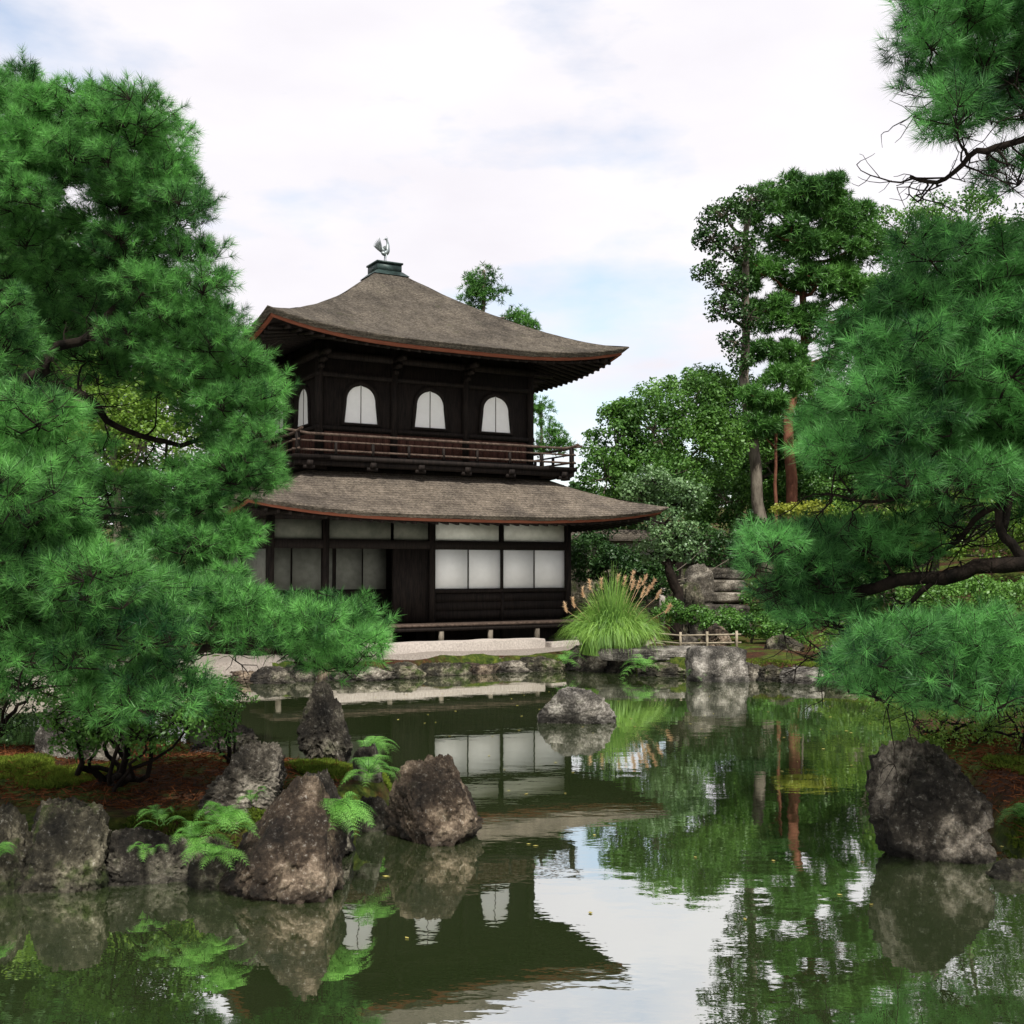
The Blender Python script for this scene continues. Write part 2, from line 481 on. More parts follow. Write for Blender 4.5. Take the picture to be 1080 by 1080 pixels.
# pond water: murky green body under a mirror-like surface with very slight ripples
wm = bpy.data.materials.new("pond_water")
wm.use_nodes = True
n, l = wm.node_tree.nodes, wm.node_tree.links
n.clear()
out = n.new("ShaderNodeOutputMaterial")
tc = n.new("ShaderNodeTexCoord")
mp = n.new("ShaderNodeMapping"); mp.inputs['Scale'].default_value = (1.0, 1.7, 1)
l.new(tc.outputs['Object'], mp.inputs[0])
t1 = n.new("ShaderNodeTexNoise"); t1.inputs['Scale'].default_value = 1.6; t1.inputs['Detail'].default_value = 2.5
t2 = n.new("ShaderNodeTexNoise"); t2.inputs['Scale'].default_value = 9.0; t2.inputs['Detail'].default_value = 2
l.new(mp.outputs[0], t1.inputs['Vector']); l.new(mp.outputs[0], t2.inputs['Vector'])
ad = n.new("ShaderNodeMath"); ad.operation = 'MULTIPLY_ADD'
l.new(t2.outputs[0], ad.inputs[0]); ad.inputs[1].default_value = .16; l.new(t1.outputs[0], ad.inputs[2])
bp = n.new("ShaderNodeBump"); bp.inputs['Strength'].default_value = .5; bp.inputs['Distance'].default_value = .0032
l.new(ad.outputs[0], bp.inputs['Height'])
dn = n.new("ShaderNodeTexNoise"); dn.inputs['Scale'].default_value = .35; dn.inputs['Detail'].default_value = 3
l.new(tc.outputs['Object'], dn.inputs['Vector'])
dr = n.new("ShaderNodeValToRGB")
dr.color_ramp.elements[0].position = .3; dr.color_ramp.elements[0].color = (.032, .050, .016, 1)
dr.color_ramp.elements[1].position = .7; dr.color_ramp.elements[1].color = (.046, .066, .024, 1)
l.new(dn.outputs[0], dr.inputs[0])
df = n.new("ShaderNodeBsdfDiffuse"); gl = n.new("ShaderNodeBsdfGlossy")
gl.inputs['Roughness'].default_value = .012; gl.inputs['Color'].default_value = (.95, .96, .93, 1)
l.new(dr.outputs[0], df.inputs['Color']); l.new(bp.outputs[0], gl.inputs['Normal'])
fr = n.new("ShaderNodeFresnel"); fr.inputs['IOR'].default_value = 2.2
l.new(bp.outputs[0], fr.inputs['Normal'])
mr = n.new("ShaderNodeMapRange"); mr.inputs[1].default_value = .1; mr.inputs[2].default_value = .9
mr.inputs[1].default_value = .15; mr.inputs[2].default_value = .7; mr.inputs[3].default_value = .70; mr.inputs[4].default_value = .88
l.new(fr.outputs[0], mr.inputs[0])
mx = n.new("ShaderNodeMixShader")
l.new(mr.outputs[0], mx.inputs[0]); l.new(df.outputs[0], mx.inputs[1]); l.new(gl.outputs[0], mx.inputs[2])
l.new(mx.outputs[0], out.inputs[0])
wx, wy = np.meshgrid(np.linspace(-16, 9, 6), np.linspace(1.0, 27, 6))
wi = (np.arange(5)[:, None] * 6 + np.arange(5)[None, :]).ravel()
w = MB().add(np.stack([wx.ravel(), wy.ravel(), wx.ravel() * 0], 1), np.stack([wi, wi + 1, wi + 7, wi + 6], 1)).build("pond_water", wm)
tag(w, kind="structure")

# pale path of raked sand along the pavilion
M['sand'] = mat("raked_sand", (.16, .14, .12), .95, .1, (.26, .23, .20), 26, 6, .4, 90)
M['granite'] = mat("pale_granite", (.34, .30, .27), .85, .2, (.52, .47, .42), 24, 6, .35, 60)
BX, BY, BROT = -3.36, 29.81, math.radians(29.5)
U = np.array((math.cos(BROT), math.sin(BROT))); V = np.array((-math.sin(BROT), math.cos(BROT)))
def BW(a, bb, z=0.0):
    p = np.array((BX, BY)) + U * a + V * bb
    return np.array((p[0], p[1], z))
pa = np.linspace(-9.5, 5.2, 60); pb = np.linspace(0, 1, 8)
vv = []
for t_ in pb:
    for a_ in pa:
        edge = -5.72 + .12 * math.sin(a_ * 1.3) + .25 * np.clip((a_ - 1) / 4, 0, 1)
        p_ = BW(a_, edge + t_ * (-2.6 - edge))
        vv.append((p_[0], p_[1], 0))
vv = np.array(vv); vv[:, 2] = np.maximum(height(vv[:, 0], vv[:, 1]), .36) + .02
vv[:60, 2] = height(vv[:60, 0], vv[:60, 1]) - .03
qi = (np.arange(7)[:, None] * 60 + np.arange(59)[None, :]).ravel()
o = MB().add(vv, np.stack([qi, qi + 1, qi + 61, qi + 60], 1)).build("sand_path", M['sand'], smooth=True)
tag(o, kind="structure")

# ------------------------------------------------------------------ pavilion
def roof_mat(name, dark, light, moss=.12):
    m = bpy.data.materials.new(name)
    m.use_nodes = True
    n, l = m.node_tree.nodes, m.node_tree.links
    b = n['Principled BSDF']; b.inputs['Roughness'].default_value = .95; b.inputs['Specular IOR Level'].default_value = .1
    tc = n.new("ShaderNodeTexCoord")
    def nz(s, d, r, st=(1, 1, 1)):
        mp = n.new("ShaderNodeMapping"); mp.inputs['Scale'].default_value = st
        t = n.new("ShaderNodeTexNoise"); t.inputs['Scale'].default_value = s; t.inputs['Detail'].default_value = d
        t.inputs['Roughness'].default_value = r
        l.new(tc.outputs['Object'], mp.inputs[0]); l.new(mp.outputs[0], t.inputs['Vector']); return t
    def rp(t, p0, c0, p1, c1):
        r = n.new("ShaderNodeValToRGB")
        r.color_ramp.elements[0].position = p0; r.color_ramp.elements[0].color = (*c0, 1)
        r.color_ramp.elements[1].position = p1; r.color_ramp.elements[1].color = (*c1, 1)
        l.new(t.outputs[0], r.inputs[0]); return r
    def mul(a, c, typ='MULTIPLY', f=1.0):
        x = n.new("ShaderNodeMix"); x.data_type = 'RGBA'; x.blend_type = typ; x.inputs[0].default_value = f
        l.new(a.outputs[2] if a.bl_idname == 'ShaderNodeMix' else a.outputs[0], x.inputs[6]); l.new(c.outputs[0], x.inputs[7]); return x
    base = rp(nz(17, 12, .8, (1, 1, 2.2)), .36, dark, .66, light)
    patch = rp(nz(1.1, 6, .65), .34, (.62, .60, .58), .62, (1.15, 1.10, 1.02))
    streak = rp(nz(3.5, 6, .7, (1, 1, .25)), .35, (.70, .68, .66), .58, (1.08, 1.06, 1.04))
    x = mul(mul(base, patch), streak)
    # shingle courses: thin darker lines that follow the height
    mp = n.new("ShaderNodeMapping"); l.new(tc.outputs['Object'], mp.inputs[0])
    wv = n.new("ShaderNodeTexWave"); wv.wave_type = 'BANDS'; wv.bands_direction = 'Z'; wv.inputs['Scale'].default_value = 5.2
    wv.inputs['Distortion'].default_value = 2.2; wv.inputs['Detail'].default_value = 5; wv.inputs['Detail Scale'].default_value = 3.5
    l.new(mp.outputs[0], wv.inputs['Vector'])
    cr = rp(wv, .05, (.62, .60, .58), .40, (1, 1, 1))
    x = mul(x, cr, f=.75)
    ms = rp(nz(2.3, 8, .7), .60, (0, 0, 0), .70, (1, 1, 1))
    y = n.new("ShaderNodeMix"); y.data_type = 'RGBA'
    mm = n.new("ShaderNodeMath"); mm.operation = 'MULTIPLY'; mm.inputs[1].default_value = moss * 2
    l.new(ms.outputs[0], mm.inputs[0]); l.new(mm.outputs[0], y.inputs[0]); l.new(x.outputs[2], y.inputs[6])
    y.inputs[7].default_value = (.085, .10, .035, 1)
    l.new(y.outputs[2], b.inputs['Base Color'])
    bn = nz(30, 10, .8); bp = n.new("ShaderNodeBump"); bp.inputs['Strength'].default_value = 1; bp.inputs['Distance'].default_value = .05
    l.new(bn.outputs[0], bp.inputs['Height'])
    b2 = n.new("ShaderNodeBump"); b2.inputs['Strength'].default_value = .6; b2.inputs['Distance'].default_value = .03
    l.new(wv.outputs[0], b2.inputs['Height']); l.new(bp.outputs[0], b2.inputs['Normal'])
    l.new(b2.outputs[0], b.inputs['Normal'])
    return m
M['roof'] = roof_mat("cypress_bark_roof", (.020, .019, .017), (.255, .235, .205))
M['roof2'] = roof_mat("cypress_bark_low_roof", (.031, .028, .025), (.34, .305, .265), .08)
M['rim'] = mat("layered_bark_edge", (.055, .035, .025), .9, .1, (.15, .085, .055), 3, 5, .7, 30, (1, 1, 14))
M['rimred'] = mat("reddish_eave_board", (.15, .045, .025), .8, .2, (.18, .062, .035), 3, 5, .4, 30, (1, 1, 6))
M['wood'] = mat("weathered_dark_timber", (.004, .003, .0025), .75, .18, (.020, .014, .011), 6, 6, .5, 30, (6, 6, .5))
M['woodred'] = mat("reddish_brown_boards", (.018, .008, .006), .8, .2, (.10, .038, .024), 7, 6, .5, 30, (7, 7, .4), .3, .75)
M['woodpale'] = mat("worn_grey_brown_rail", (.035, .024, .018), .8, .2, (.11, .078, .06), 7, 6, .4, 30, (2, 2, 2))
M['paper'] = mat("white_paper", (.86, .86, .84), .9, .1, (.90, .90, .88), 8, 4)
M['plaster'] = mat("aged_white_plaster", (.56, .56, .50), .95, .1, (.68, .68, .62), 5, 6)
M['plaster_shaded'] = mat("shaded_white_plaster", (.09, .095, .075), .95, .1, (.13, .13, .105), 5, 6)  # white plaster darkened: shade of left and side bays put into its colour
M['copper'] = mat("green_black_copper", (.010, .022, .020), .5, .5, (.035, .065, .058), 6, 5, .2, 30, metallic=.3)
M['silver'] = mat("grey_bronze", (.16, .19, .20), .45, .5, (.34, .38, .38), 14, 5, metallic=.6)

G0 = .46
pav = empty("temple_pavilion", (BX, BY, G0), BROT)
tag(pav, "two storey dark timber temple pavilion with curved bark roofs and white bell shaped windows", "pavilion")
def Z(z): return z - G0
def ring_dir(k):
    c, s = [(1, 0), (0, 1), (-1, 0), (0, -1)][k]
    return c, s
def rot4(k, x, y):
    c, s = ring_dir(k)
    return x * c - y * s, x * s + y * c

def roof_fn(E, rt, zmid, lift, zt, power):
    def fn(c, t):          # c -1..1 along the edge, t 0 eave .. 1 top
        return zmid + lift * np.abs(c) ** 3.2 * (1 - t) ** 1.6 + (zt - zmid) * t ** power
    return fn

def hip_roof(E, rt, zmid, lift, zt, power, rim, board, wall_r, soffit_rise, m_roof, tagname):
    fn = roof_fn(E, rt, zmid, lift, zt, power)
    NC, NT = 64, 28
    cs = np.linspace(-1, 1, NC); ts = np.linspace(0, 1, NT)
    top, brd, sof, raf = MB(), MB(), MB(), MB()
    def grid(mb, rows, flip=False):
        nr = len(rows); v = np.concatenate(rows)
        gi = (np.arange(nr - 1)[:, None] * NC + np.arange(NC - 1)[None, :]).ravel()
        q = np.stack([gi, gi + 1, gi + 1 + NC, gi + NC], 1)
        mb.add(v, q[:, ::-1] if flip else q)
    for k in range(4):
        def row(r, z, jit=0):
            x, y = rot4(k, cs * r, np.full(NC, -r))
            return np.stack([x, y, Z(z)], 1)
        rows = []
        # rim (thick bark edge), rounded shoulder, then the slope
        ze = fn(cs, 0)
        rough = .012 * fbm(np.stack([cs * E * 5, cs * 0 + k * 9, cs * 0], 1), 2, 3)
        rows.append(row(E - .10, ze - rim + rough))
        rows.append(row(E - .03, ze - rim * .45 + rough))
        rows.append(row(E, ze - .03))
        rows.append(row(E - .015, ze))
        for t in ts[1:]:
            r = E * (1 - t) + rt * t
            z = fn(cs, t)
            q = np.stack([cs * r * 2.2, np.full(NC, r * 2.2 + k * 31.), np.zeros(NC)], 1)
            rows.append(row(r, z + .014 * fbm(q, 3, 40 + k)))
        grid(top, rows)
        # board below the rim
        grid(brd, [row(E - .20, ze - rim - board), row(E - .14, ze - rim - board), row(E - .125, ze - rim + .004)])
        # soffit
        zs = ze - rim - board + .004
        rows = []
        for j in range(6):
            t = j / 5
            r = (E - .14) * (1 - t) + wall_r * t
            z = zs * (1 - t) + (zmid - rim - board + soffit_rise) * t
            rows.append(row(r, z))
        grid(sof, rows, True)
        nraf = int(E * 2 / .26)
        for i in range(nraf):
            x = -E + .3 + (2 * E - .6) * i / (nraf - 1)
            c = x / E
            z0 = float(fn(np.array([c]), 0)[0]) - rim - board - .03
            r0 = E - .2
            r1 = max(wall_r, abs(x)) + .02
            if r0 - r1 < .15: continue
            t1 = (r0 - r1) / (E - .14 - wall_r)
            z1 = z0 * (1 - t1) + (zmid - rim - board + soffit_rise - .03) * t1
            a = (*rot4(k, x, -r0), Z(z0)); b2 = (*rot4(k, x, -r1), Z(z1))
            raf.beam(a, b2, .07, .075)
    rf = top.build(tagname, m_roof, pav, smooth=False)
    brd.build("eave_board", M['rimred'], rf)
    sof.build("soffit", M['wood'], rf)
    raf.build("rafter_rows", M['wood'], rf)
    return rf

hip_roof(4.60, .40, 7.33, .37, 9.88, 1.32, .13, .07, 2.8, .42, M['roof'], "upper_roof")
hip_roof(5.28, 3.15, 3.40, .31, 4.42, 1.12, .10, .06, 3.4, .30, M['roof2'], "lower_roof")

# capping box and bird finial
cb = MB().box(-.34, .34, -.34, .34, Z(9.93), Z(10.20))
cb.box(-.37, .37, -.37, .37, Z(10.17), Z(10.215))
v = []
for r, z in ((.50, 9.84), (.36, 9.97)):
    v += [(-r, -r, Z(z)), (r, -r, Z(z)), (r, r, Z(z)), (-r, r, Z(z))]
cb.add(v, [(0, 1, 5, 4), (1, 2, 6, 5), (2, 3, 7, 6), (3, 0, 4, 7)])
cap = cb.build("roof_cap", M['copper'], pav)
ph = MB()
bx, s_ = -.02, 1.0
z0 = Z(10.21)
def arc(pts, n=14):
    pts = np.array(pts, float); t = np.linspace(0, len(pts) - 1, n)
    # Catmull-Rom
    out = []
    for u in t:
        i = min(int(u), len(pts) - 2); f = u - i
        p0 = pts[max(i - 1, 0)]; p1 = pts[i]; p2 = pts[i + 1]; p3 = pts[min(i + 2, len(pts) - 1)]
        out.append(.5 * ((2 * p1) + (-p0 + p2) * f + (2 * p0 - 5 * p1 + 4 * p2 - p3) * f * f + (-p0 + 3 * p1 - 3 * p2 + p3) * f ** 3))
    return np.array(out)
ph.tube(arc([(-.10, 0, z0 + .34), (-.03, 0, z0 + .30), (.04, 0, z0 + .34), (.075, 0, z0 + .45), (.085, 0, z0 + .57), (.05, 0, z0 + .68), (.0, 0, z0 + .70)], 20),
        np.interp(np.linspace(0, 1, 20), [0, .2, .4, .55, .7, .85, .93, 1], [.02, .075, .082, .055, .032, .028, .036, .012]), 10)
ph.tube([(.03, 0, z0 + .685), (-.05, 0, z0 + .66)], [.016, .003], 6)
ph.tube(arc([(.06, 0, z0 + .69), (.08, 0, z0 + .74), (.04, 0, z0 + .77)], 5), [.012, .012, .003, .003, .002], 5)
for sy in (-.05, .05):
    ph.tube([(.03, sy, z0 + .30), (.01, sy, z0 + .15), (.03, sy, z0 + .0)], [.02, .011, .012], 6)
    ph.tube([(.03, sy, z0 + .008), (.09, sy * 1.2, z0 + .006)], [.011, .006], 5)
for i in range(7):     # tail plumes
    a = math.radians(104 + i * 5); L = .40 - .02 * i
    ph.tube(arc([(-.08, (i - 3) * .006, z0 + .32), (-.08 + math.cos(a) * L * .6, (i - 3) * .018, z0 + .32 + math.sin(a) * L * .5), (-.10 + math.cos(a) * L, (i - 3) * .03, z0 + .30 + math.sin(a) * L)], 8),
            [.014, .018, .02, .022, .02, .016, .01, .003], 5)
for sy in (-1, 1):     # raised wings
    for i in range(6):
        a = math.radians(82 + i * 13)
        ph.tube(arc([(.02, sy * .06, z0 + .38), (.0 + math.cos(a) * .06, sy * .08, z0 + .38 + math.sin(a) * .08), (-.02 + math.cos(a) * .11, sy * .10, z0 + .36 + math.sin(a) * .13)], 6),
                [.018, .02, .019, .016, .01, .002], 5)
ph.build("bird_finial", M['silver'], pav, smooth=True)

# upper storey ------------------------------------------------------
W2 = 2.8
MB().box(-W2, W2, -W2, W2, Z(4.3), Z(7.45)).build("upper_wall", M['wood'], pav)
kb = MB()
for k in range(4):
    nb = 26
    for i in range(nb):
        x0 = -W2 + .12 + (2 * W2 - .24) * i / nb; x1 = x0 + (2 * W2 - .24) / nb - .012
        off = .028 + .006 * ((i * 7) % 3)
        a = rot4(k, x0, -W2 - off); b2 = rot4(k, x1, -W2 + .01)
        kb.box(min(a[0], b2[0]), max(a[0], b2[0]), min(a[1], b2[1]), max(a[1], b2[1]), Z(4.76), Z(5.36))
kb.build("dado_boards", M['woodred'], pav)
for k in range(4):
    for x in (-W2, -.95, .95):
        xx, yy = rot4(k, x, -W2)
        c, s = ring_dir(k)
        ox, oy = (0, 0) if abs(x) == W2 else (s * 0.02, -c * .02)
        MB().tube([(xx + ox, yy + oy, Z(4.7)), (xx + ox, yy + oy, Z(7.42))], .095, 12).build("post", M['wood'], pav, smooth=False)
bm_ = MB()
for k in range(4):
    for z, h, d in ((5.40, .09, .07), (6.62, .11, .075), (7.05, .16, .10), (4.74, .10, .06)):
        a = rot4(k, -W2 - .09, -W2 - d); b2 = rot4(k, W2 + .09, -W2 + .02)
        bm_.box(min(a[0], b2[0]), max(a[0], b2[0]), min(a[1], b2[1]), max(a[1], b2[1]), Z(z) + k * .0015, Z(z + h) + k * .0015)
    for x in (-2.8, -.95, .95):     # bracket blocks under the eaves
        for j, (rr, zz) in enumerate(((.22, 6.82), (.42, 6.95), (.66, 7.10))):
            a = (*rot4(k, x + .001 * j, -W2), Z(zz)); b2 = (*rot4(k, x + .001 * j, -W2 - rr), Z(zz) + .02)
            bm_.beam(a, b2, .11, .10)
bm_.build("tie_beams", M['wood'], pav)

def bell(w, h, n=18):
    """outline of a bell shaped window, base centre at the origin"""
    pts = [(-w / 2, 0)]
    hs = h * .52
    pts.append((-w / 2 * .94, hs * .5)); pts.append((-w / 2 * .88, hs))
    for i in range(1, n):
        a = math.pi * i / n
        r = math.sin(a)
        x = -math.cos(a) * w / 2 * .88
        z = hs + (h - hs) * (r ** .82) * .96
        if i == n // 2: z = h
        pts.append((x, z))
    pts += [(w / 2 * .88, hs), (w / 2 * .94, hs * .5), (w / 2, 0)]
    return pts
def bell_window(k, x):
    w, h, zb = .83, .89, 5.585
    inner = bell(w, h); outer = bell(w + .17, h + .11)
    outer[0] = (outer[0][0], -.055); outer[-1] = (outer[-1][0], -.055)
    nn = len(inner)
    def T(px, pz, d):
        a, b2 = rot4(k, x + px, -W2 - d); return (a, b2, Z(zb + pz))
    fr = MB(); v = []
    for d, ring in ((.0, outer), (.055, outer), (.055, inner), (.0, inner)):
        v += [T(p[0], p[1], d) for p in ring]
    f = []
    for lay in range(3):
        for i in range(nn):
            j = (i + 1) % nn
            f.append((lay * nn + i, lay * nn + j, (lay + 1) * nn + j, (lay + 1) * nn + i))
    fr.add(v, f)
    fo = fr.build("bell_window", M['wood'], pav)
    pp = MB(); v = [T(0, h * .4, .012)] + [T(p[0], p[1], .012) for p in inner]
    pp.add(v, [(0, i + 1, (i + 1) % nn + 1) for i in range(nn)])
    pp.build("paper_pane", M['paper'], fo)
    mu = MB(); a, b2 = T(-.008, .0, .014), T(.008, h - .01, .024)
    mu.box(min(a[0], b2[0]), max(a[0], b2[0]), min(a[1], b2[1]), max(a[1], b2[1]), a[2], b2[2])
    mu.build("mullion", M['woodpale'], fo)
for k in (0, 1, 3):
    for x in (-1.78, 0.0, 1.80): bell_window(k, x)

# balcony -----------------------------------------------------------
BR = 3.66
fl = MB()
for k in range(4):
    a = rot4(k, -BR, -BR); b2 = rot4(k, BR if k % 2 == 0 else BR, -W2 - .03)
    x0, x1 = sorted((a[0], b2[0])); y0, y1 = sorted((a[1], b2[1]))
    dz = k * .002
    fl.box(x0, x1, y0, y1, Z(4.62) + dz, Z(4.72) + dz)
    a = rot4(k, -BR + .05, -BR + .06); b2 = rot4(k, BR - .05, -BR + .18)
    x0, x1 = sorted((a[0], b2[0])); y0, y1 = sorted((a[1], b2[1]))
    fl.box(x0, x1, y0, y1, Z(4.49) + dz, Z(4.625) + dz)
    for x in (-3.3, -1.8, -.6, .6, 1.8, 3.3):
        fl.beam((*rot4(k, x, -W2), Z(4.50)), (*rot4(k, x, -BR - .02), Z(4.54)), .13, .12)
        fl.beam((*rot4(k, x - .13, -BR + .12), Z(4.455)), (*rot4(k, x + .13, -BR + .12), Z(4.455)), .12, .08)
bal = fl.build("balcony_deck", M['wood'], pav)
sk = MB()   # skirt where the lower roof meets the storey above
for k in range(4):
    a = rot4(k, -3.16, -3.16); b2 = rot4(k, 3.16, -3.04)
    x0, x1 = sorted((a[0], b2[0])); y0, y1 = sorted((a[1], b2[1]))
    sk.box(x0, x1, y0, y1, Z(4.30), Z(4.495) + k * .002)
sk.build("skirt_boards", M['wood'], pav)
rail = MB()
RR = BR - .10
for k in range(4):
    for z, rad, ext in ((5.20, .032, .30), (5.04, .022, .12), (4.84, .026, .12)):
        n_ = 15
        x = np.linspace(-RR - ext, RR + ext, n_)
        lift = np.clip((np.abs(x) - RR) / .3, 0, 1) ** 1.5 * .07 if ext > .2 else x * 0
        a, b2 = rot4(k, x, np.full(n_, -RR))
        rail.tube(np.stack([a, b2, Z(z) + lift + k * .004], 1), rad, 8)
rr_ = rail.build("railing", M['woodpale'], pav, smooth=True)
for k in range(4):
    for x in np.linspace(-RR, RR, 9)[:-1]:
        xx, yy = rot4(k, x, -RR)
        big = x == -RR
        w_ = .045 if big else .028
        MB().box(xx - w_, xx + w_, yy - w_, yy + w_, Z(4.715), Z(5.24 if big else 5.035)).build("rail_post", M['wood'], rr_)

# lower storey -------------------------------------------------------
AL, AR, BF, BB = -4.13, 3.46, -3.50, 3.50
c_ = MB()
c_.box(-.20, AR, BF + .04, BB, Z(.5), Z(3.75))            # right hand room
c_.box(AL, -.205, BF + 1.0, BB - .01, Z(.52), Z(3.74))       # recessed left part behind the veranda
c_.build("lower_wall", M['wood'], pav)
M['paper_shaded'] = mat("shaded_white_paper", (.15, .155, .13), .95, .1, (.20, .205, .175), 6, 5)  # screen paper with the veranda recess shade painted into its colour
for x in (AL, -2.88, -.275, 1.594, AR):
    w_ = .03 if x == 1.594 else .07
    MB().box(x - w_, x + w_, BF - w_, BF + w_, Z(.48), Z(3.5)).build("post", M['wood'], pav)
for y in (-1.4, .8, 3.3):
    for x in (AL, AR + .002):
        MB().box(x - .075, x + .075, y - .075, y + .075, Z(.48), Z(3.5)).build("post", M['wood'], pav)
hb = MB()
hb.box(AL - .07, AR + .07, BF - .062, BF + .055, Z(3.30), Z(3.47))
hb.box(AL - .07, AR + .07, BF - .058, BF + .05, Z(2.66), Z(2.86))
hb.box(-.275, AR + .07, BF - .058, BF + .05, Z(1.64), Z(1.73))
hb.box(AL, -.3, BF + .93, BF + 1.03, Z(2.68), Z(2.86))
hb.box(AL, -.3, BF + .93, BF + 1.03, Z(1.60), Z(1.72))
for xx in (AL, AR):
    hb.box(xx - .055, xx + .056, BF + .08, BB, Z(3.302), Z(3.468)); hb.box(xx - .055, xx + .056, BF + .08, BB, Z(2.662), Z(2.858))
    hb.box(xx - .055, xx + .056, BF + .08, BB, Z(1.64), Z(1.728))
# narrow lintel lattice under the eave
for i in range(26):
    x = AL + .15 + i * (AR - AL - .3) / 25
    hb.beam((x, BF - .03, Z(3.50)), (x, BF - .55, Z(3.46)), .08, .09)
hb.build("lintel_beams", M['wood'], pav)
# frieze panels (plaster) and sliding screens
def panel(nm, x0, x1, z0, z1, y, m):
    return MB().box(x0, x1, y - .02, y, Z(z0), Z(z1)).build(nm, m, pav)
panel("frieze_panel", -.20, 1.52, 2.865, 3.295, BF + .035, M['plaster'])
panel("frieze_panel", 1.67, AR - .08, 2.865, 3.295, BF + .035, M['plaster'])
for i, (x0, x1) in enumerate(((-.195, .675), (.705, 1.56), (1.628, 2.49), (2.52, 3.38))):
    s = panel("paper_screen", x0, x1, 1.735, 2.655, BF + .03, M['paper'])
    MB().box(x1 + .002, x1 + .028, BF + .0, BF + .034, Z(1.732), Z(2.657)).build("screen_stile", M['wood'], s)
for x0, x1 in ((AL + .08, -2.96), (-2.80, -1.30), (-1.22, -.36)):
    panel("frieze_panel", x0, x1, 2.865, 3.295, BF + .03, M['plaster_shaded'])
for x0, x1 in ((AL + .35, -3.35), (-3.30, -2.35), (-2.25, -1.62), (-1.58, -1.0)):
    panel("paper_screen", x0, x1, 1.725, 2.675, BF + .985, M['paper_shaded'])
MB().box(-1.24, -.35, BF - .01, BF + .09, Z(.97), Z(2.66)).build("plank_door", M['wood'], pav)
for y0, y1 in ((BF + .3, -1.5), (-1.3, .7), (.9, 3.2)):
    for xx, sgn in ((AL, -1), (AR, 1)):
        for z0_, z1_, m_ in ((2.865, 3.295, M['plaster_shaded']), (1.735, 2.655, M['paper_shaded'])):
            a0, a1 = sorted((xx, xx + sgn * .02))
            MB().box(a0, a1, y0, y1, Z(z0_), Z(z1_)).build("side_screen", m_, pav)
wb = MB()
for i in range(3):
    z_ = 1.02 + i * .205
    wb.box(-.19, AR - .08, BF - .005 - .004 * i, BF + .045, Z(z_), Z(z_ + .195))
wb.box(1.565, 1.625, BF - .05, BF - .0, Z(.9), Z(1.64))
wb.build("wainscot_boards", M['wood'], pav)
# veranda
vd = MB()
for i in range(7):
    y = -4.22 + i * .105
    vd.box(AL - .1, AR + .1, y, y + .10, Z(.90) - .0, Z(.955) + (i % 3) * .002)
for i in range(12):
    y = BF + .08 + i * .08
    vd.box(AL - .1, -.22, y, y + .076, Z(.90), Z(.956) + (i % 3) * .002)
vdo = vd.build("veranda_floor", M['woodpale'], pav)
MB().box(AL - .1, AR + .1, -4.20, -4.10, Z(.80), Z(.898)).build("veranda_edge_beam", M['wood'], pav)
for x in np.linspace(AL, AR, 7):
    MB().box(x - .05, x + .05, -4.19, -4.09, -.05, Z(.80)).build("leg", M['bark_grey'], pav)
# ------------------------------------------------------------------ rocks
import bmesh
_ico = {}
def ico(sub):
    if sub not in _ico:
        bm = bmesh.new(); bmesh.ops.create_icosphere(bm, subdivisions=sub, radius=1.0)
        bm.verts.ensure_lookup_table()
        _ico[sub] = (np.array([v.co[:] for v in bm.verts]), np.array([[v.index for v in f.verts] for f in bm.faces]))
        bm.free()
    return _ico[sub]

def rock_shape(w, d, h, seed, box=3.0, taper=.3, lean=(0, 0), cuts=14, rough=.13, sub=5, strata=0.0, sink=.25, flat=.0):
    rng = np.random.default_rng(seed)
    v, f = ico(sub)
    p = v.copy()
    p = p / (np.sum(np.abs(p) ** box, 1) ** (1 / box))[:, None]
    for i in range(cuts):
        nrm = rng.normal(size=3); nrm[2] = nrm[2] * .7 + .15; nrm /= np.linalg.norm(nrm)
        dd = rng.uniform(.60, .93) * np.max(p @ nrm)
        s = p @ nrm - dd
        p = p - np.clip(s, 0, None)[:, None] * nrm * .96
    q = p * 1.35 + seed * 3.1
    n1 = fbm(q, 3, seed)
    rid = 1 - 2 * np.abs(fbm(q * 1.9 + 5, 4, seed + 11, .55))
    fine = fbm(q * 9, 3, seed + 5, .6)
    crack = np.clip(1 - np.abs(fbm(q * np.array((2.6, 2.6, 1.1)) + 31, 3, seed + 21, .5)) * 5, 0, 1)
    p = p * (1 + rough * (n1 * .75 + rid * .55 - crack * .6) + rough * (.40 * fine + .20 * (1 - 2.2 * np.abs(fbm(q * 3.6 + 9, 3, seed + 31, .55)))))[:, None]
    if strata > 0:
        a = p @ np.array((.25, .2, .95)) * 9 + n1 * 1.4
        p = p * (1 + strata * (np.abs((a % 1) - .5) - .25))[:, None]
    z01 = np.clip((p[:, 2] + .55) / 1.55, 0, 1.2)
    k = 1 - taper * z01
    p[:, 0] *= k; p[:, 1] *= k
    p[:, 0] += lean[0] * z01; p[:, 1] += lean[1] * z01
    lo, hi = p.min(0), p.max(0)
    p[:, 0] = (p[:, 0] - (lo[0] + hi[0]) / 2) / (hi[0] - lo[0]) * w
    p[:, 1] = (p[:, 1] - (lo[1] + hi[1]) / 2) / (hi[1] - lo[1]) * d
    p[:, 2] = (p[:, 2] - lo[2]) / (hi[2] - lo[2]) * (h + sink) - sink
    return p, f

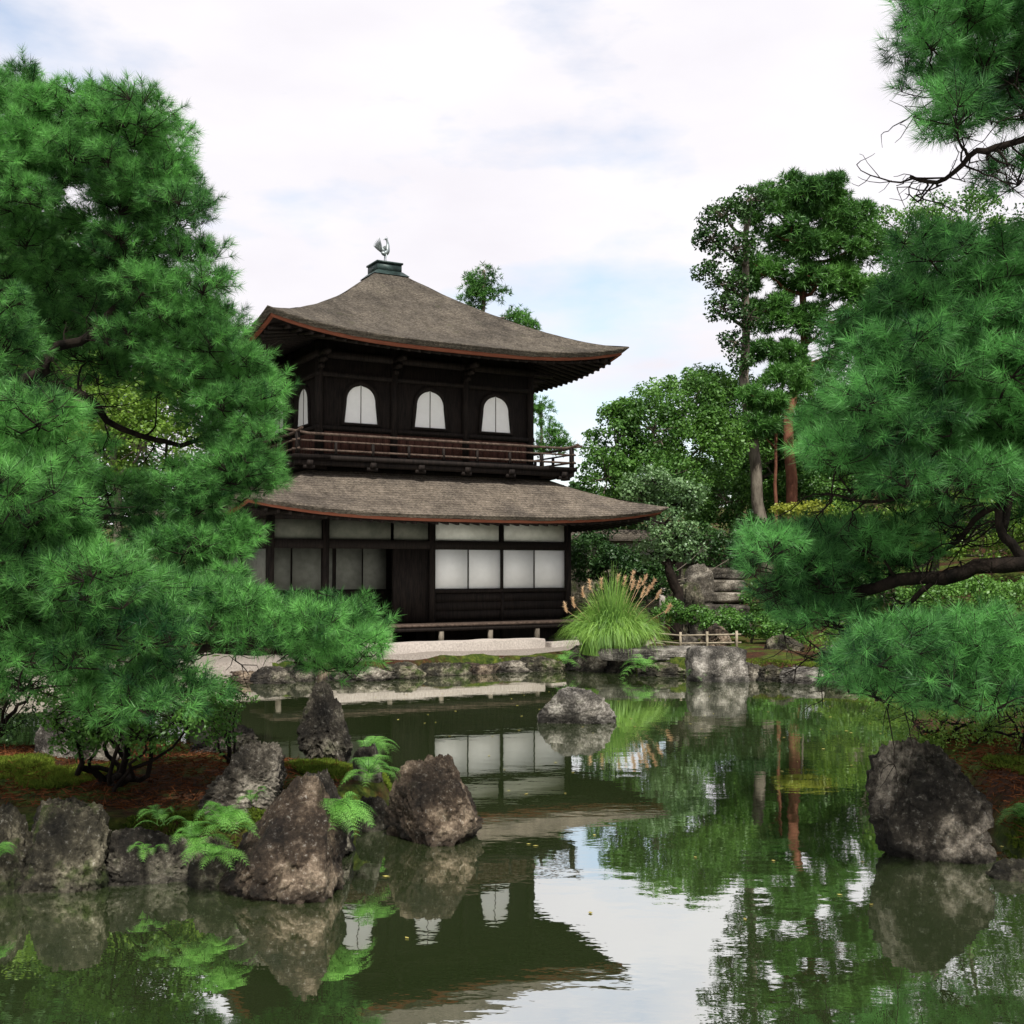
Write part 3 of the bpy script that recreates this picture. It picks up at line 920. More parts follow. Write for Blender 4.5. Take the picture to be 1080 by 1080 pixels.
def rock(name, label, px0, px1, pyt, pyb, m, seed, D=None, z=0.0, depth=.9, group=None, cat="rock", **kw):
    cx = (px0 + px1) / 2
    pos = PZ(cx, pyb, z) if D is None else P(cx, pyb, D)
    D = pos[1]
    w = (px1 - px0) / FPX * D * 1.08
    d = w * depth
    D2 = D + d * .35
    top = P(cx, pyt, D2)
    h = max(.08, top[2] - pos[2])
    p, f = rock_shape(w, d, h, seed, **kw)
    o = MB().add(p, f).build(name, m, smooth=True)
    o.location = (pos[0], D2, pos[2])
    # shade by facets where the surface turns sharply
    try:
        o.data.set_sharp_from_angle(angle=math.radians(38))
    except Exception:
        pass
    tag(o, label, cat, group)
    return o

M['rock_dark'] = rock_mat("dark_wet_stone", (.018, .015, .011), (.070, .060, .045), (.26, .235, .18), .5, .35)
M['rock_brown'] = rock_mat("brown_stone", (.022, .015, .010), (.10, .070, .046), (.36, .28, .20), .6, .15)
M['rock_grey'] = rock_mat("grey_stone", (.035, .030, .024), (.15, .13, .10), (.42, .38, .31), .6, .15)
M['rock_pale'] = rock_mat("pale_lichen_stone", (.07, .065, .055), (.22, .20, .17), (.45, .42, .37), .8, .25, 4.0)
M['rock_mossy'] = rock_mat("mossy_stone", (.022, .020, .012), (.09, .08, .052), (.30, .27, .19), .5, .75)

# ------------------------------------------------------------------ foliage builders
def unit(v):
    return v / (np.linalg.norm(v, axis=-1, keepdims=True) + 1e-9)

def sphere_dirs(n, rng, up=0.0):
    v = rng.normal(size=(n, 3)); v = unit(v)
    if up: v[:, 2] += up; v = unit(v)
    return v

def needles(pos, dirs, n, L, w, shoot, rng, ph0=18, ph1=75):
    """bottle-brush shoots: n thin needles on each shoot; returns verts, tris"""
    N = len(pos)
    P0 = np.repeat(pos, n, 0); Dr = np.repeat(dirs, n, 0)
    k = N * n
    r = unit(rng.normal(size=(k, 3)))
    perp = unit(np.cross(Dr, r))
    u = rng.uniform(0, 1, k)
    ph = np.radians(ph0 + (ph1 - ph0) * (1 - u * .75) * rng.uniform(.75, 1.15, k))
    d = Dr * np.cos(ph)[:, None] + perp * np.sin(ph)[:, None]
    ln = L * rng.uniform(.7, 1.15, k)
    base = P0 + Dr * ((u - 1) * shoot)[:, None]
    side = unit(np.cross(d, unit(rng.normal(size=(k, 3))))) * (w / 2)
    tip = base + d * ln[:, None]
    tip[:, 2] -= ln * .06
    v = np.empty((k, 3, 3)); v[:, 0] = base - side; v[:, 1] = base + side; v[:, 2] = tip
    return v.reshape(-1, 3), np.arange(k * 3).reshape(-1, 3)

def quads(pos, nrm, size, rng, ratio=.55):
    k = len(pos)
    t = unit(np.cross(nrm, unit(rng.normal(size=(k, 3)))))
    b2 = np.cross(nrm, t)
    s = np.broadcast_to(size, (k,))[:, None] * rng.uniform(.7, 1.25, (k, 1))
    v = np.empty((k, 4, 3))
    v[:, 0] = pos - t * s * .5
    v[:, 1] = pos + b2 * s * ratio * .5 - t * s * .05
    v[:, 2] = pos + t * s * .5
    v[:, 3] = pos - b2 * s * ratio * .5 - t * s * .05
    return v.reshape(-1, 3), np.arange(k * 4).reshape(-1, 4)

def prisms(a, b2, r0, r1):
    """many thin three-sided twigs at once"""
    k = len(a)
    d = unit(b2 - a)
    x = unit(np.cross(d, np.array((.31, .22, .92)))); y = np.cross(d, x)
    v = np.empty((k, 6, 3))
    for i, an in enumerate((0, 2.094, 4.189)):
        o = x * math.cos(an) + y * math.sin(an)
        v[:, i] = a + o * r0; v[:, i + 3] = b2 + o * r1
    i0 = np.arange(k)[:, None] * 6
    q = np.concatenate([i0 + np.array(c)[None, :] for c in ((0, 1, 4, 3), (1, 2, 5, 4), (2, 0, 3, 5))])
    return v.reshape(-1, 3), q

def in_poly(x, y, poly):
    poly = np.array(poly, float)
    return sdist(np.array([x]), np.array([y]), poly)[0] < 0

def fill_poly(poly, D0, D1, sp, rng, tries=4000):
    """points spread over an outline of a bough, each at its own distance"""
    poly = np.array(poly, float)
    lo, hi = poly.min(0), poly.max(0)
    c = rng.uniform(lo, hi, (tries, 2))
    c = c[sdist(c[:, 0], c[:, 1], poly) < 0]
    out = []
    for p in c:
        D = rng.uniform(D0, D1)
        if all((p[0] - q[0]) ** 2 + ((p[1] - q[1]) * 1.35) ** 2 + ((D - q[2]) * 28) ** 2 > sp * sp for q in out):
            out.append((p[0], p[1], D))
    return np.array([P(*q) for q in out])

def wig(pts, rng, amp, n=10):
    pts = arc(pts, n)
    k = len(pts)
    nz = np.stack([fbm(np.stack([np.arange(k) * .55 + rng.uniform(0, 99), np.zeros(k), np.zeros(k)], 1), 3, int(rng.integers(9999))) for _ in range(3)], 1)
    env = np.sin(np.linspace(0, np.pi, k))[:, None] ** .5
    return pts + nz * amp * env

def pine(name, label, base, trunk_pts, boughs, pads, mneedle, mbark, seed, R=.30, shoots=70, nn=60, L=.12, w=.0032,
         trunk_r=.17, bough_r=.06, group=None, cat="pine tree", squash=.50, upb=.42, nb_twigs=9, extra_branch=True):
    """pads: array of (x,y,z[,scale]) foliage clumps hung on the nearest bough"""
    rng = np.random.default_rng(seed)
    root = empty(name, base)
    tag(root, label, cat, group)
    inv = Vector(base)
    wood = MB(); brn = MB()
    tp = wig(trunk_pts, rng, trunk_r * .6, 16)
    wood.tube(tp, np.linspace(trunk_r, trunk_r * .35, len(tp)), 14, rough=.18, seed=seed)
    joints = []
    limb = []
    for bpts, r0 in boughs:
        b2 = wig(bpts, rng, r0 * .9, 22)
        limb.append((b2, r0))
        joints.append(b2)
    allj = np.concatenate(joints)
    allr = np.concatenate([np.linspace(r0, r0 * .3, len(b2)) for b2, r0 in limb])
    tw = MB(); fol = MB()
    SP, SD = [], []
    done = [(q, r) for q, r in zip(allj, allr)]
    order = np.argsort([np.min(np.linalg.norm(allj - p[:3], axis=1)) for p in pads])
    J = allj.copy(); JR = allr.copy()
    for oi in order:
        p = pads[oi][:3]
        sc = rng.uniform(.62, 1.32)
        c0 = p - np.array((0, 0, R * .35 * sc))
        # hook on to the nearest wood, preferring what is nearer the trunk
        dd = np.linalg.norm(J - c0, axis=1) + np.clip(J[:, 2] - c0[2], 0, None) * .6
        j = int(np.argmin(dd))
        a = J[j]; ln = np.linalg.norm(c0 - a)
        r0 = min(JR[j] * .7, .010 + ln * .014)
        mid = (a + c0) / 2 + rng.normal(size=3) * ln * .10 + np.array((0, 0, -.06 * ln))
        b2 = wig([a, mid, c0], rng, ln * .05, 9)
        brn.tube(b2, np.linspace(r0, .006, len(b2)), 6, cap=False)
        J = np.vstack([J, b2[3:]]); JR = np.concatenate([JR, np.linspace(r0, .007, len(b2))[3:]])
        # sub branches fan out and up inside the pad
        dirs = sphere_dirs(nb_twigs, rng, .45)
        dirs[:, 2] *= squash
        ends = c0 + np.array((0, 0, R * .15)) + dirs * R * sc * rng.uniform(.55, .9, (nb_twigs, 1))
        for e in ends:
            m_ = (c0 + e) / 2 + rng.normal(size=3) * R * .10
            tw.tube(np.array([c0, m_, e]), [.007, .005, .003], 4, cap=False)
        # shoots
        ns = int(shoots * sc ** 2)
        sd = sphere_dirs(ns, rng, upb)
        rad = R * sc * rng.uniform(.35, 1, ns) ** .45
        lump = 1 + .22 * vnoise(sd * 2.2 + oi * 7.7, seed)
        an = rng.uniform(0, np.pi); ea, eb = rng.uniform(1.0, 1.45), rng.uniform(.75, 1.05)
        ca, sa = math.cos(an), math.sin(an)
        off = sd * (rad * lump)[:, None]
        ox, oy = (off[:, 0] * ca + off[:, 1] * sa) * ea, (-off[:, 0] * sa + off[:, 1] * ca) * eb
        pos = p + np.stack([ox * ca - oy * sa, ox * sa + oy * ca, off[:, 2] * squash], 1) + rng.normal(size=(ns, 3)) * R * .10
        sdir = unit(sd * np.array((1, 1, .7)) + np.array((0, 0, .45)) + rng.normal(size=(ns, 3)) * .25)
        SP.append(pos); SD.append(sdir)
        k = rng.integers(0, len(ends), ns)
        near = np.argmin(((pos[:, None, :] - ends[None]) ** 2).sum(-1), 1)
        v, q = prisms(ends[near], pos, .0032, .0022)
        tw.add(v, q)
    # bare thin branching twigs along the boughs
    for b2, r0 in limb:
        for i in range(20):
            j = int(rng.integers(5, len(b2) - 1)); a = b2[j]
            d = unit(rng.normal(size=3) * np.array((1, .8, .55)) + unit(b2[-1] - b2[0]) * .5)
            ln = rng.uniform(.2, .5)
            q = wig([a, a + d * ln * .5 + rng.normal(size=3) * .05, a + d * ln + rng.normal(size=3) * .08], rng, .04, 8)
            tw.tube(q - 0, np.linspace(.009, .003, 8), 5, cap=False)
            for k in range(5):
                e = q[int(rng.integers(2, 8))]; d2 = unit(d + rng.normal(size=3) * .8); l2 = rng.uniform(.08, .28)
                q2 = wig([e, e + d2 * l2 * .5 + rng.normal(size=3) * .02, e + d2 * l2], rng, .015, 5)
                tw.tube(q2, np.linspace(.004, .0018, 5), 4, cap=False)
    SP = np.concatenate(SP); SD = np.concatenate(SD)
    v, f = needles(SP, SD, nn, L, w, L * .75, rng)
    tone = np.repeat(np.clip(rng.normal(size=len(SP)) * .38, -.7, .9), nn)
    loc = np.array(base, float)
    fol.add(v - loc, f)
    for s in (wood, tw, brn):
        s.v = [x - loc for x in s.v]
    t = wood.build("trunk", mbark, root, smooth=True)
    for b2, r0 in limb:
        m = MB().tube(b2 - loc, np.linspace(r0, r0 * .3, len(b2)), 12, rough=.22, seed=seed + 3)
        m.build("bough", mbark, root, smooth=True)
    brn.build("branches", mbark, root)
    tw.build("twigs", mbark, root)
    fol.build("needle_foliage", mneedle, root, tone=tone)
    return root

def ellips(cx, cy, rx, ry, D):
    c = P(cx, cy, D)
    k = D / FPX
    return (c, np.array((rx * k, (rx + ry) / 2 * k, ry * k)))

def tree(name, label, crowns, trunk, tr, mleaf, mbark, seed, leaf=.11, dens=1.0, lump=.30, cat="tree", group=None, needle=False, ratio=.6, base=None, upn=.5, fill=1.0):
    """crowns: (px,py,rx,ry,D); trunk: list of world points from the ground up"""
    rng = np.random.default_rng(seed)
    trunk = [np.array(t, float) for t in trunk]
    if cat == "bush": fill *= 1.7
    loc = trunk[0] if base is None else np.array(base, float)
    root = empty(name, loc)
    tag(root, label, cat, group)
    wood, fol = MB(), MB()
    tp = wig(trunk, rng, tr * .8, 14)
    wood.tube(tp - loc, np.linspace(tr, tr * .4, len(tp)), 10, rough=.12, seed=seed)
    PS, NS = [], []
    for cr in crowns:
        c, r = ellips(*cr)
        rm = r.mean()
        # limb from the trunk to the clump
        j = int(np.argmin(np.linalg.norm(tp - c, axis=1) + np.clip(tp[:, 2] - c[2] + r[2] * .5, 0, None) * 2))
        b2 = wig([tp[j], (tp[j] + c) / 2 - np.array((0, 0, r[2] * .25)), c], rng, rm * .06, 8)
        wood.tube(b2 - loc, np.linspace(tr * .38, tr * .1, 8), 6, cap=False)
        lr = np.clip(lump * rm, leaf * 2.2, 1.1)
        area = (r[0] * r[2] + r[0] * r[1] + r[1] * r[2]) * 4.2
        nl = int(max(6, area / (lr * lr * 3.0) * fill))
        sd = sphere_dirs(nl, rng, .15)
        cen = c + sd * r * rng.uniform(.35, 1, (nl, 1)) ** .5
        for q in cen[:: max(1, nl // 14)]:
            wood.tube(wig([c, (c + q) / 2, q], rng, rm * .05, 5) - loc, np.linspace(tr * .12, tr * .04, 5), 4, cap=False)
        per = int(max(8, (lr / leaf) ** 2 * 6.5 * dens))
        d2 = sphere_dirs(nl * per, rng, .25)
        rr = rng.uniform(.3, 1, (nl * per, 1)) ** .5
        lrs = np.repeat(lr * rng.uniform(.6, 1.35, nl), per)[:, None]
        PS.append(np.repeat(cen, per, 0) + d2 * rr * lrs * np.array((1, 1, .72)))
        NS.append(d2)
    PS = np.concatenate(PS); NS = np.concatenate(NS)
    if needle:
        v, f = needles(PS, unit(NS + np.array((0, 0, .5))), 9, leaf, leaf * .16, leaf * .4, rng, 20, 80)
    else:
        nr = unit(NS * .6 + rng.normal(size=NS.shape) * .55 + np.array((0, 0, upn)))
        v, f = quads(PS, nr, leaf, rng, ratio)
    fol.add(v - loc, f)
    wood.build("trunk", mbark, root, smooth=True)
    fol.build("crown", mleaf, root)
    return root

def fern(name, label, pos, n, L, seed, group=None, m=None, droop=.9, az=None, tilt=55, cat="fern", bits=13):
    rng = np.random.default_rng(seed)
    root = empty(name, pos)
    tag(root, label, cat, group)
    stem, lf = MB(), MB()
    for i in range(n):
        a = rng.uniform(0, 2 * np.pi) if az is None else math.radians(rng.uniform(*az))
        el = math.radians(tilt + rng.uniform(-22, 22))
        ln = L * rng.uniform(.65, 1.1)
        h = np.array((math.cos(a), math.sin(a), 0))
        t = np.linspace(0, 1, bits)
        pts = h[None] * (t * ln * math.cos(el))[:, None]
        pts[:, 2] = t * ln * math.sin(el) - droop * ln * t ** 2.2 * .75
        pts = pts + rng.normal(size=3) * .02
        stem.tube(pts, np.linspace(.004, .0012, bits), 4, cap=False)
        tang = unit(np.gradient(pts, axis=0))
        side = unit(np.cross(tang, np.array((0, 0, 1.0))))
        upv = np.cross(side, tang)
        for j in range(2, bits):
            wl = ln * .30 * math.sin(math.pi * (1 - (j / bits) * .93)) ** .7 * (1.05 - .6 * (j / bits))
            for sg in (-1, 1):
                d = unit(side[j] * sg + tang[j] * .55 + upv[j] * .12)
                K = 6
                s = np.linspace(.12, 1, K)
                c = pts[j] + d[None] * (s * wl)[:, None]
                c[:, 2] -= .25 * wl * s ** 2
                nd = np.cross(d, upv[j])
                for sg2 in (-1, 1):
                    q = unit(nd * sg2 + d * .7)
                    sz = wl * .22 * (1.15 - s * .8)
                    v = np.empty((K, 4, 3))
                    v[:, 0] = c; v[:, 1] = c + (q * .5)[None] * sz[:, None] + d[None] * sz[:, None] * .28
                    v[:, 2] = c + q[None] * sz[:, None]; v[:, 3] = c + (q * .5)[None] * sz[:, None] - d[None] * sz[:, None] * .28
                    lf.add(v.reshape(-1, 3), np.arange(K * 4).reshape(-1, 4))
    stem.build("stems", M['azalea'], root)
    lf.build("fronds", m or M['fern'], root)
    return root

def shrub(name, label, c, r, seed, mleaf, leaf=.035, per=1.0, cat="shrub", group=None, trunk=None, stems=7, base=None, lumpn=26, lumpr=.34, hole=.0):
    """small shrub: several twisting stems and a lumpy crown of real leaves"""
    rng = np.random.default_rng(seed)
    c = np.array(c, float); r = np.array(r, float)
    if base is None: base = (c[0], c[1], height(c[0], c[1])[0])
    loc = np.array(base, float)
    root = empty(name, loc); tag(root, label, cat, group)
    wood, fol = MB(), MB()
    sd = sphere_dirs(lumpn, rng, .2)
    cen = c + sd * r * rng.uniform(.3, 1, (lumpn, 1)) ** .5
    for i in range(stems):
        q = cen[i % lumpn]
        s0 = loc + np.array((*rng.normal(size=2) * r[0] * .07, -.03))
        wood.tube(wig([s0, (s0 * .6 + q * .4) + rng.normal(size=3) * r[0] * .15, q], rng, r[0] * .10, 12) - loc, np.linspace((trunk or r[0] * .045), .006, 12), 7, rough=.2, seed=i)
    for q in cen:
        k = int(rng.integers(0, stems))
        wood.tube(wig([cen[k], (cen[k] + q) / 2, q], rng, .04, 6) - loc, np.linspace(.008, .003, 6), 4, cap=False)
    lr = r.mean() * lumpr
    per_ = int((lr / leaf) ** 2 * 6 * per)
    d2 = sphere_dirs(lumpn * per_, rng, .25)
    ps = np.repeat(cen, per_, 0) + d2 * rng.uniform(.3, 1, (lumpn * per_, 1)) ** .6 * np.repeat(lr * rng.uniform(.6, 1.3, lumpn), per_)[:, None] * np.array((1, 1, .75))
    nr = unit(d2 * .6 + rng.normal(size=d2.shape) * .5 + np.array((0, 0, .5)))
    v, f = quads(ps, nr, leaf, rng, .5)
    fol.add(v - loc, f)
    wood.build("stems", M['bark'], root, smooth=True)
    fol.build("leaves", mleaf, root)
    return root
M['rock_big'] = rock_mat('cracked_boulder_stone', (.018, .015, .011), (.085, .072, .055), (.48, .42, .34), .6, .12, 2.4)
# ------------------------------------------------------------------ stones by the pavilion
def block(name, label, a0, a1, b0, b1, z0, z1, m, group=None, cat="stone slab", seed=0):
    """long stone block lying parallel to the pavilion front, edges slightly worn"""
    na, nb_, nz = 40, 6, 4
    bm = bmesh.new()
    bmesh.ops.create_cube(bm, size=1)
    bmesh.ops.scale(bm, vec=(a1 - a0, b1 - b0, z1 - z0), verts=bm.verts)
    bmesh.ops.bevel(bm, geom=list(bm.edges), offset=.018, segments=2, affect='EDGES')
    es = [e for e in bm.edges if abs(e.verts[0].co.x - e.verts[1].co.x) > (a1 - a0) * .5]
    bmesh.ops.subdivide_edges(bm, edges=es, cuts=na, use_grid_fill=True)
    for v in bm.verts:
        k = mnoise.noise(Vector((v.co.x * 1.7 + seed, v.co.y * 3, v.co.z * 3)))
        v.co.z += k * .018 * (1 if v.co.z > 0 else .3); v.co.y += mnoise.noise(Vector((v.co.x * 2 + seed, v.co.z * 4, 7))) * .02
    me = bpy.data.meshes.new(name); bm.to_mesh(me); bm.free()
    me.materials.append(m)
    o = bpy.data.objects.new(name, me); COL.objects.link(o)
    p = BW((a0 + a1) / 2, (b0 + b1) / 2, (z0 + z1) / 2)
    o.location = tuple(p); o.rotation_euler = (0, 0, BROT)
    tag(o, label, cat, group)
    return o
block("kerb_slab", "long pale granite slab lying on the sand in front of the veranda", -3.2, 1.95, -4.95, -4.45, .35, .60, M['granite'])
block("stepping_slab", "low pale stone step right of the long granite slab", 2.1, 3.6, -4.95, -4.5, .33, .50, M['granite'], seed=5)

# shoreline stones on the far bank: (label, px0, px1, top, waterline, material, seed, options)
far_rocks = [
    ("flat pale slab stone under the lowest pine bough on the far bank", 212, 272, 691, 708, 'rock_pale', 3, dict(box=6, taper=.05, cuts=3, rough=.04, depth=.8)),
    ("brown rounded bank stone at the left end of the far shore", 232, 268, 704, 720, 'rock_brown', 4, dict(box=3.5, taper=.15)),
    ("dark wide bank stone left of the tall rock's tip", 267, 302, 702, 721, 'rock_dark', 5, dict(box=4, cuts=6)),
    ("upright dark bank stone just above the tip of the tall rock", 300, 324, 699, 719, 'rock_dark', 6, dict(box=3.5, taper=.15)),
    ("low reddish flat bank stone right of the tall rock's tip", 322, 352, 704, 717, 'rock_brown', 7, dict(box=6, cuts=3, rough=.05)),
    ("pale bank stone half hidden by the bough tip", 350, 402, 701, 718, 'rock_grey', 8, dict(box=5, taper=.1, depth=.7)),
    ("rough dark round bank stone below the left end of the granite slab", 403, 442, 697, 716, 'rock_mossy', 9, dict(box=2.5)),
    ("long low bank stone under the granite slab", 438, 492, 698, 713, 'rock_mossy', 10, dict(box=5, cuts=5, depth=.5)),
    ("small brown bank stone under the granite slab's middle", 490, 520, 698, 711, 'rock_brown', 11, dict(box=5, taper=.1, depth=.7)),
    ("low grey bank stone below the granite slab's right end", 517, 556, 696, 709, 'rock_grey', 12, dict(box=5)),
    ("small mossy bank stone left of the green plant at the waterline", 553, 588, 692, 708, 'rock_mossy', 13, dict(box=5, taper=.1, depth=.7)),
    ("upright streaked grey stone under the pampas grass", 603, 642, 680, 708, 'rock_grey', 14, dict(box=4, taper=.25)),
    ("dark low stone beneath the overhanging slab", 640, 690, 693, 709, 'rock_dark', 15, dict(box=5, taper=.1, depth=.7)),
    ("dark mossy stone beside the square block, under the slab", 688, 742, 696, 713, 'rock_mossy', 16, dict(box=5, taper=.1, depth=.7)),
    ("square pale block stone standing at the bank's corner", 738, 780, 680, 719, 'rock_pale', 17, dict(box=7, taper=.06, cuts=4, rough=.06, depth=.8)),
    ("grey wedge stone right of the square block", 778, 808, 698, 718, 'rock_grey', 18, dict(box=3.5, taper=.15)),
    ("mossy rounded stone second right of the square block", 804, 838, 700, 719, 'rock_mossy', 19, dict(box=3.5, taper=.15)),
    ("pale low stone on the bank below the dark pine bough", 834, 872, 702, 721, 'rock_pale', 20, dict(box=5, taper=.1, depth=.7)),
    ("mossy stone at the bank's far right under the pine", 868, 915, 703, 723, 'rock_mossy', 22, dict(box=3.5, taper=.15)),
]
for lb, a, b2, t, wl_, m, sd, kw in far_rocks:
    gw = (b2 - a) * .22
    kw.setdefault('cuts', 12)
    rock("shore_stone", lb, a - gw, b2 + gw, t, wl_, M[m], sd * 7, sub=5, group="stones edging the far bank", **kw)
o = rock("shore_slab", "long flat grey slab overhanging the water beside the pampas grass", 634, 744, 682, 696, M['rock_pale'], 77, D=24.2, depth=.42, box=8, taper=.02, cuts=2, rough=.035, sink=.02, cat="stone slab")
o = rock("garden_rock", "rounded brown rock on the red soil behind the square block", 742, 772, 657, 680, M['rock_brown'], 801, D=26.5, box=3)
rock("garden_rock", "small grey rock on the slope below the stone steps", 716, 742, 668, 684, M['rock_grey'], 802, D=26.8, box=3)
rock("garden_rock", "pale rock on the red soil among shrubs beneath the right pine", 868, 905, 655, 690, M['rock_pale'], 803, D=25.5, box=3)
rock("garden_rock", "mossy rock beneath the right pine's horizontal bough", 808, 850, 668, 700, M['rock_mossy'], 804, D=25.0, box=3)

# rock standing in the open water
rock("pond_rock", "low lichen covered rock alone in the middle of the pond", 570, 649, 724, 763, M['rock_pale'], 31, depth=.75, box=4.0, taper=.22, cuts=8, rough=.09, sub=6)

# big rock on the right
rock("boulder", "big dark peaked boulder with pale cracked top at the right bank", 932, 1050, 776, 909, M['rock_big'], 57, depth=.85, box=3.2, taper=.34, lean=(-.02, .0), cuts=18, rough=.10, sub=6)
rock("boulder", "low mossy stone at the waterline right of the big peaked boulder", 1046, 1120, 905, 930, M['rock_mossy'], 59, depth=.7, box=4, taper=.3, cuts=5, sub=5)

# rocks of the left spit
def lrock(lb, a, b2, t, wl_, m, sd, **kw):
    kw.setdefault('sub', 6)
    return rock("boulder", lb, a, b2, t, wl_, M[m], sd, group="rocks on the left spit", **kw)
lrock("pyramid shaped lichen spotted rock at the spit's water edge", 222, 352, 816, 950, 'rock_brown', 104, depth=.8, box=1.9, taper=.84, lean=(.22, .05), cuts=12, rough=.11)
lrock("brown block rock leaning on the right side of the pyramid rock", 308, 368, 810, 900, 'rock_dark', 106, D=9.0, depth=.9, box=5, taper=.18, cuts=7)
lrock("rounded reddish brown boulder standing in water at the spit's right end", 405, 505, 795, 890, 'rock_brown', 108, depth=.85, box=3.4, taper=.30, lean=(.04, 0), cuts=11, rough=.10)
lrock("tall dark upright rock behind the ferns", 314, 368, 716, 795, 'rock_dark', 111, z=.40, depth=.7, box=3.0, taper=.50, lean=(-.10, 0), cuts=10, rough=.16)
lrock("square topped dark rock at the left edge of the spit", 12, 104, 840, 940, 'rock_mossy', 115, depth=.8, box=4.5, taper=.16, cuts=9, rough=.12)
lrock("low wide rock between the square topped rock and the ferns", 98, 212, 868, 932, 'rock_dark', 119, depth=.7, box=4, taper=.2, cuts=8)
lrock("folded grey rock with layered ridges on the red soil", 208, 290, 780, 848, 'rock_grey', 124, z=.42, depth=.9, box=3.2, taper=.35, lean=(.2, 0), strata=.16, cuts=8)
lrock("flat dark rock behind the folded grey rock", 192, 272, 764, 792, 'rock_dark', 127, z=.38, depth=.7, box=4, taper=.25, strata=.12)
lrock("small grey stone amid the ferns beside the reddish boulder", 370, 402, 784, 818, 'rock_grey', 132, z=.40, depth=.9, box=5, taper=.2, sub=5)
lrock("small pale chip of stone beside the folded grey rock", 270, 293, 818, 840, 'rock_pale', 133, z=.42, depth=.8, box=3, sub=4)
lrock("dark stone in the gap below the ferns at the waterline", 362, 412, 838, 884, 'rock_dark', 135, D=9.9, box=4, sub=5)
lrock("dark stone at the photo's left edge beside the square topped rock", -60, 22, 850, 945, 'rock_mossy', 137, depth=.8, box=4, sub=5)
lrock("tall pale standing stone in the shade behind the azalea", 34, 84, 738, 800, 'rock_pale', 139, z=.40, depth=.6, box=4, taper=.25, sub=5)
lrock("shaded grey standing stone right of the tall pale one", 78, 128, 748, 800, 'rock_grey', 141, z=.40, depth=.6, box=3, taper=.35, sub=5)
lrock("mossy low stone filling the edge between ferns and the low wide rock", 196, 262, 880, 938, 'rock_mossy', 143, depth=.8, box=3, taper=.3, sub=5)

# ------------------------------------------------------------------ moss and litter on the spit
rng = np.random.default_rng(91)
def scatter(poly, n, rng):
    poly = np.array(poly); lo, hi = poly.min(0), poly.max(0)
    q = rng.uniform(lo, hi, (n * 3, 2)); q = q[sdist(q[:, 0], q[:, 1], poly) < 0][:n]
    return q
def moss(name, label, patches, n, size, seed, m, up=.9):
    rng = np.random.default_rng(seed)
    ps = []
    for (cx, cy, r) in patches:
        k = int(n * r * r)
        a = rng.uniform(0, 2 * np.pi, k); rr = r * rng.uniform(0, 1, k) ** .5
        rr *= 1 + .35 * np.sin(a * 3 + cx * 5) * .6
        ps.append(np.stack([cx + np.cos(a) * rr, cy + np.sin(a) * rr * 1.3], 1))
    q = np.concatenate(ps)
    h = height(q[:, 0], q[:, 1])
    ok = h > .03
    q, h = q[ok], h[ok]
    lum = .03 * np.clip(fbm(np.stack([q[:, 0] * 3, q[:, 1] * 3, q[:, 0] * 0], 1), 3, 3), 0, 2)
    p = np.stack([q[:, 0], q[:, 1], h + lum], 1)
    d = unit(rng.normal(size=p.shape) * .6 + np.array((0, 0, up)))
    v, f = needles(p, d, 5, size, size * .28, size * .2, rng, 10, 70)
    o = MB().add(v, f).build(name, m)
    tag(o, label, "moss", kind="stuff")
    return o
def pw(px, py, z=.4): 
    q = PZ(px, py, z); return q[0], q[1]
mp_ = []
for px, py, r in ((330, 800, .34), (365, 798, .36), (395, 806, .3), (345, 812, .25), (225, 862, .34), (180, 858, .36), (250, 868, .28), (280, 858, .25), (140, 862, .3),
                  (210, 872, .3), (235, 850, .25), (60, 820, .3), (20, 812, .35), (90, 812, .3), (130, 808, .25), (345, 795, .3)):
    x_, y_ = pw(px, py, .42); mp_.append((x_, y_, r))
moss("moss_carpet", "green moss covering the spit around the rocks", mp_, 16000, .042, 5, M['moss'])
mp_ = [(x_, y_, r) for x_, y_, r in ((3.95, 8.6, .35), (4.2, 8.9, .4), (4.3, 8.6, .3), (5.2, 10.5, .7), (5.0, 8.4, .5))]
moss("bank_moss", "yellow green moss on the right bank beside the big boulder", mp_, 9000, .05, 6, M['moss'])
mp_ = []
for px, py, r in ((820, 690, .9), (870, 690, 1.0), (700, 678, .6), (930, 700, 1.2), (1000, 690, 1.3), (760, 672, .6)):
    x_, y_ = pw(px, py, .55); mp_.append((x_, y_, r))
moss("garden_moss", "patches of bright moss along the far bank", mp_, 2500, .05, 8, M['moss'])
# fallen pine needles
q = scatter([(-8, 8.9), (-1.6, 9.3), (-1.3, 11.3), (-3.2, 12.3), (-8, 12.8)], 16000, rng)
h = height(q[:, 0], q[:, 1])
p = np.stack([q[:, 0], q[:, 1], h + .008], 1)[h > .1]
M['litter'] = leaf_mat("fallen_needles", (.028, .012, .006), (.17, .065, .028), trans=.0, gloss=.0)
d = unit(rng.normal(size=p.shape) * np.array((1, 1, .25)) + np.array((0, 0, .1)))
v, f = needles(p, d, 1, .10, .011, .0, rng, 0, 10)
tag(MB().add(v, f).build("needle_litter", M['litter']), "reddish fallen pine needles lying on the spit's soil", "fallen needles", kind="stuff")

q = scatter([(3.7, 8.7), (6.5, 8.4), (7, 13), (4.6, 13.2), (4.1, 11.0)], 9000, rng)
h = height(q[:, 0], q[:, 1])
p = np.stack([q[:, 0], q[:, 1], h + .01], 1)[h > .1]
v, f = needles(p, unit(rng.normal(size=p.shape) * np.array((1, 1, .25)) + np.array((0, 0, .1))), 1, .10, .014, .0, rng, 0, 10)
tag(MB().add(v, f).build("needle_litter", M['litter']), "reddish fallen pine needles covering the right bank behind the boulder", "fallen needles", kind="stuff")
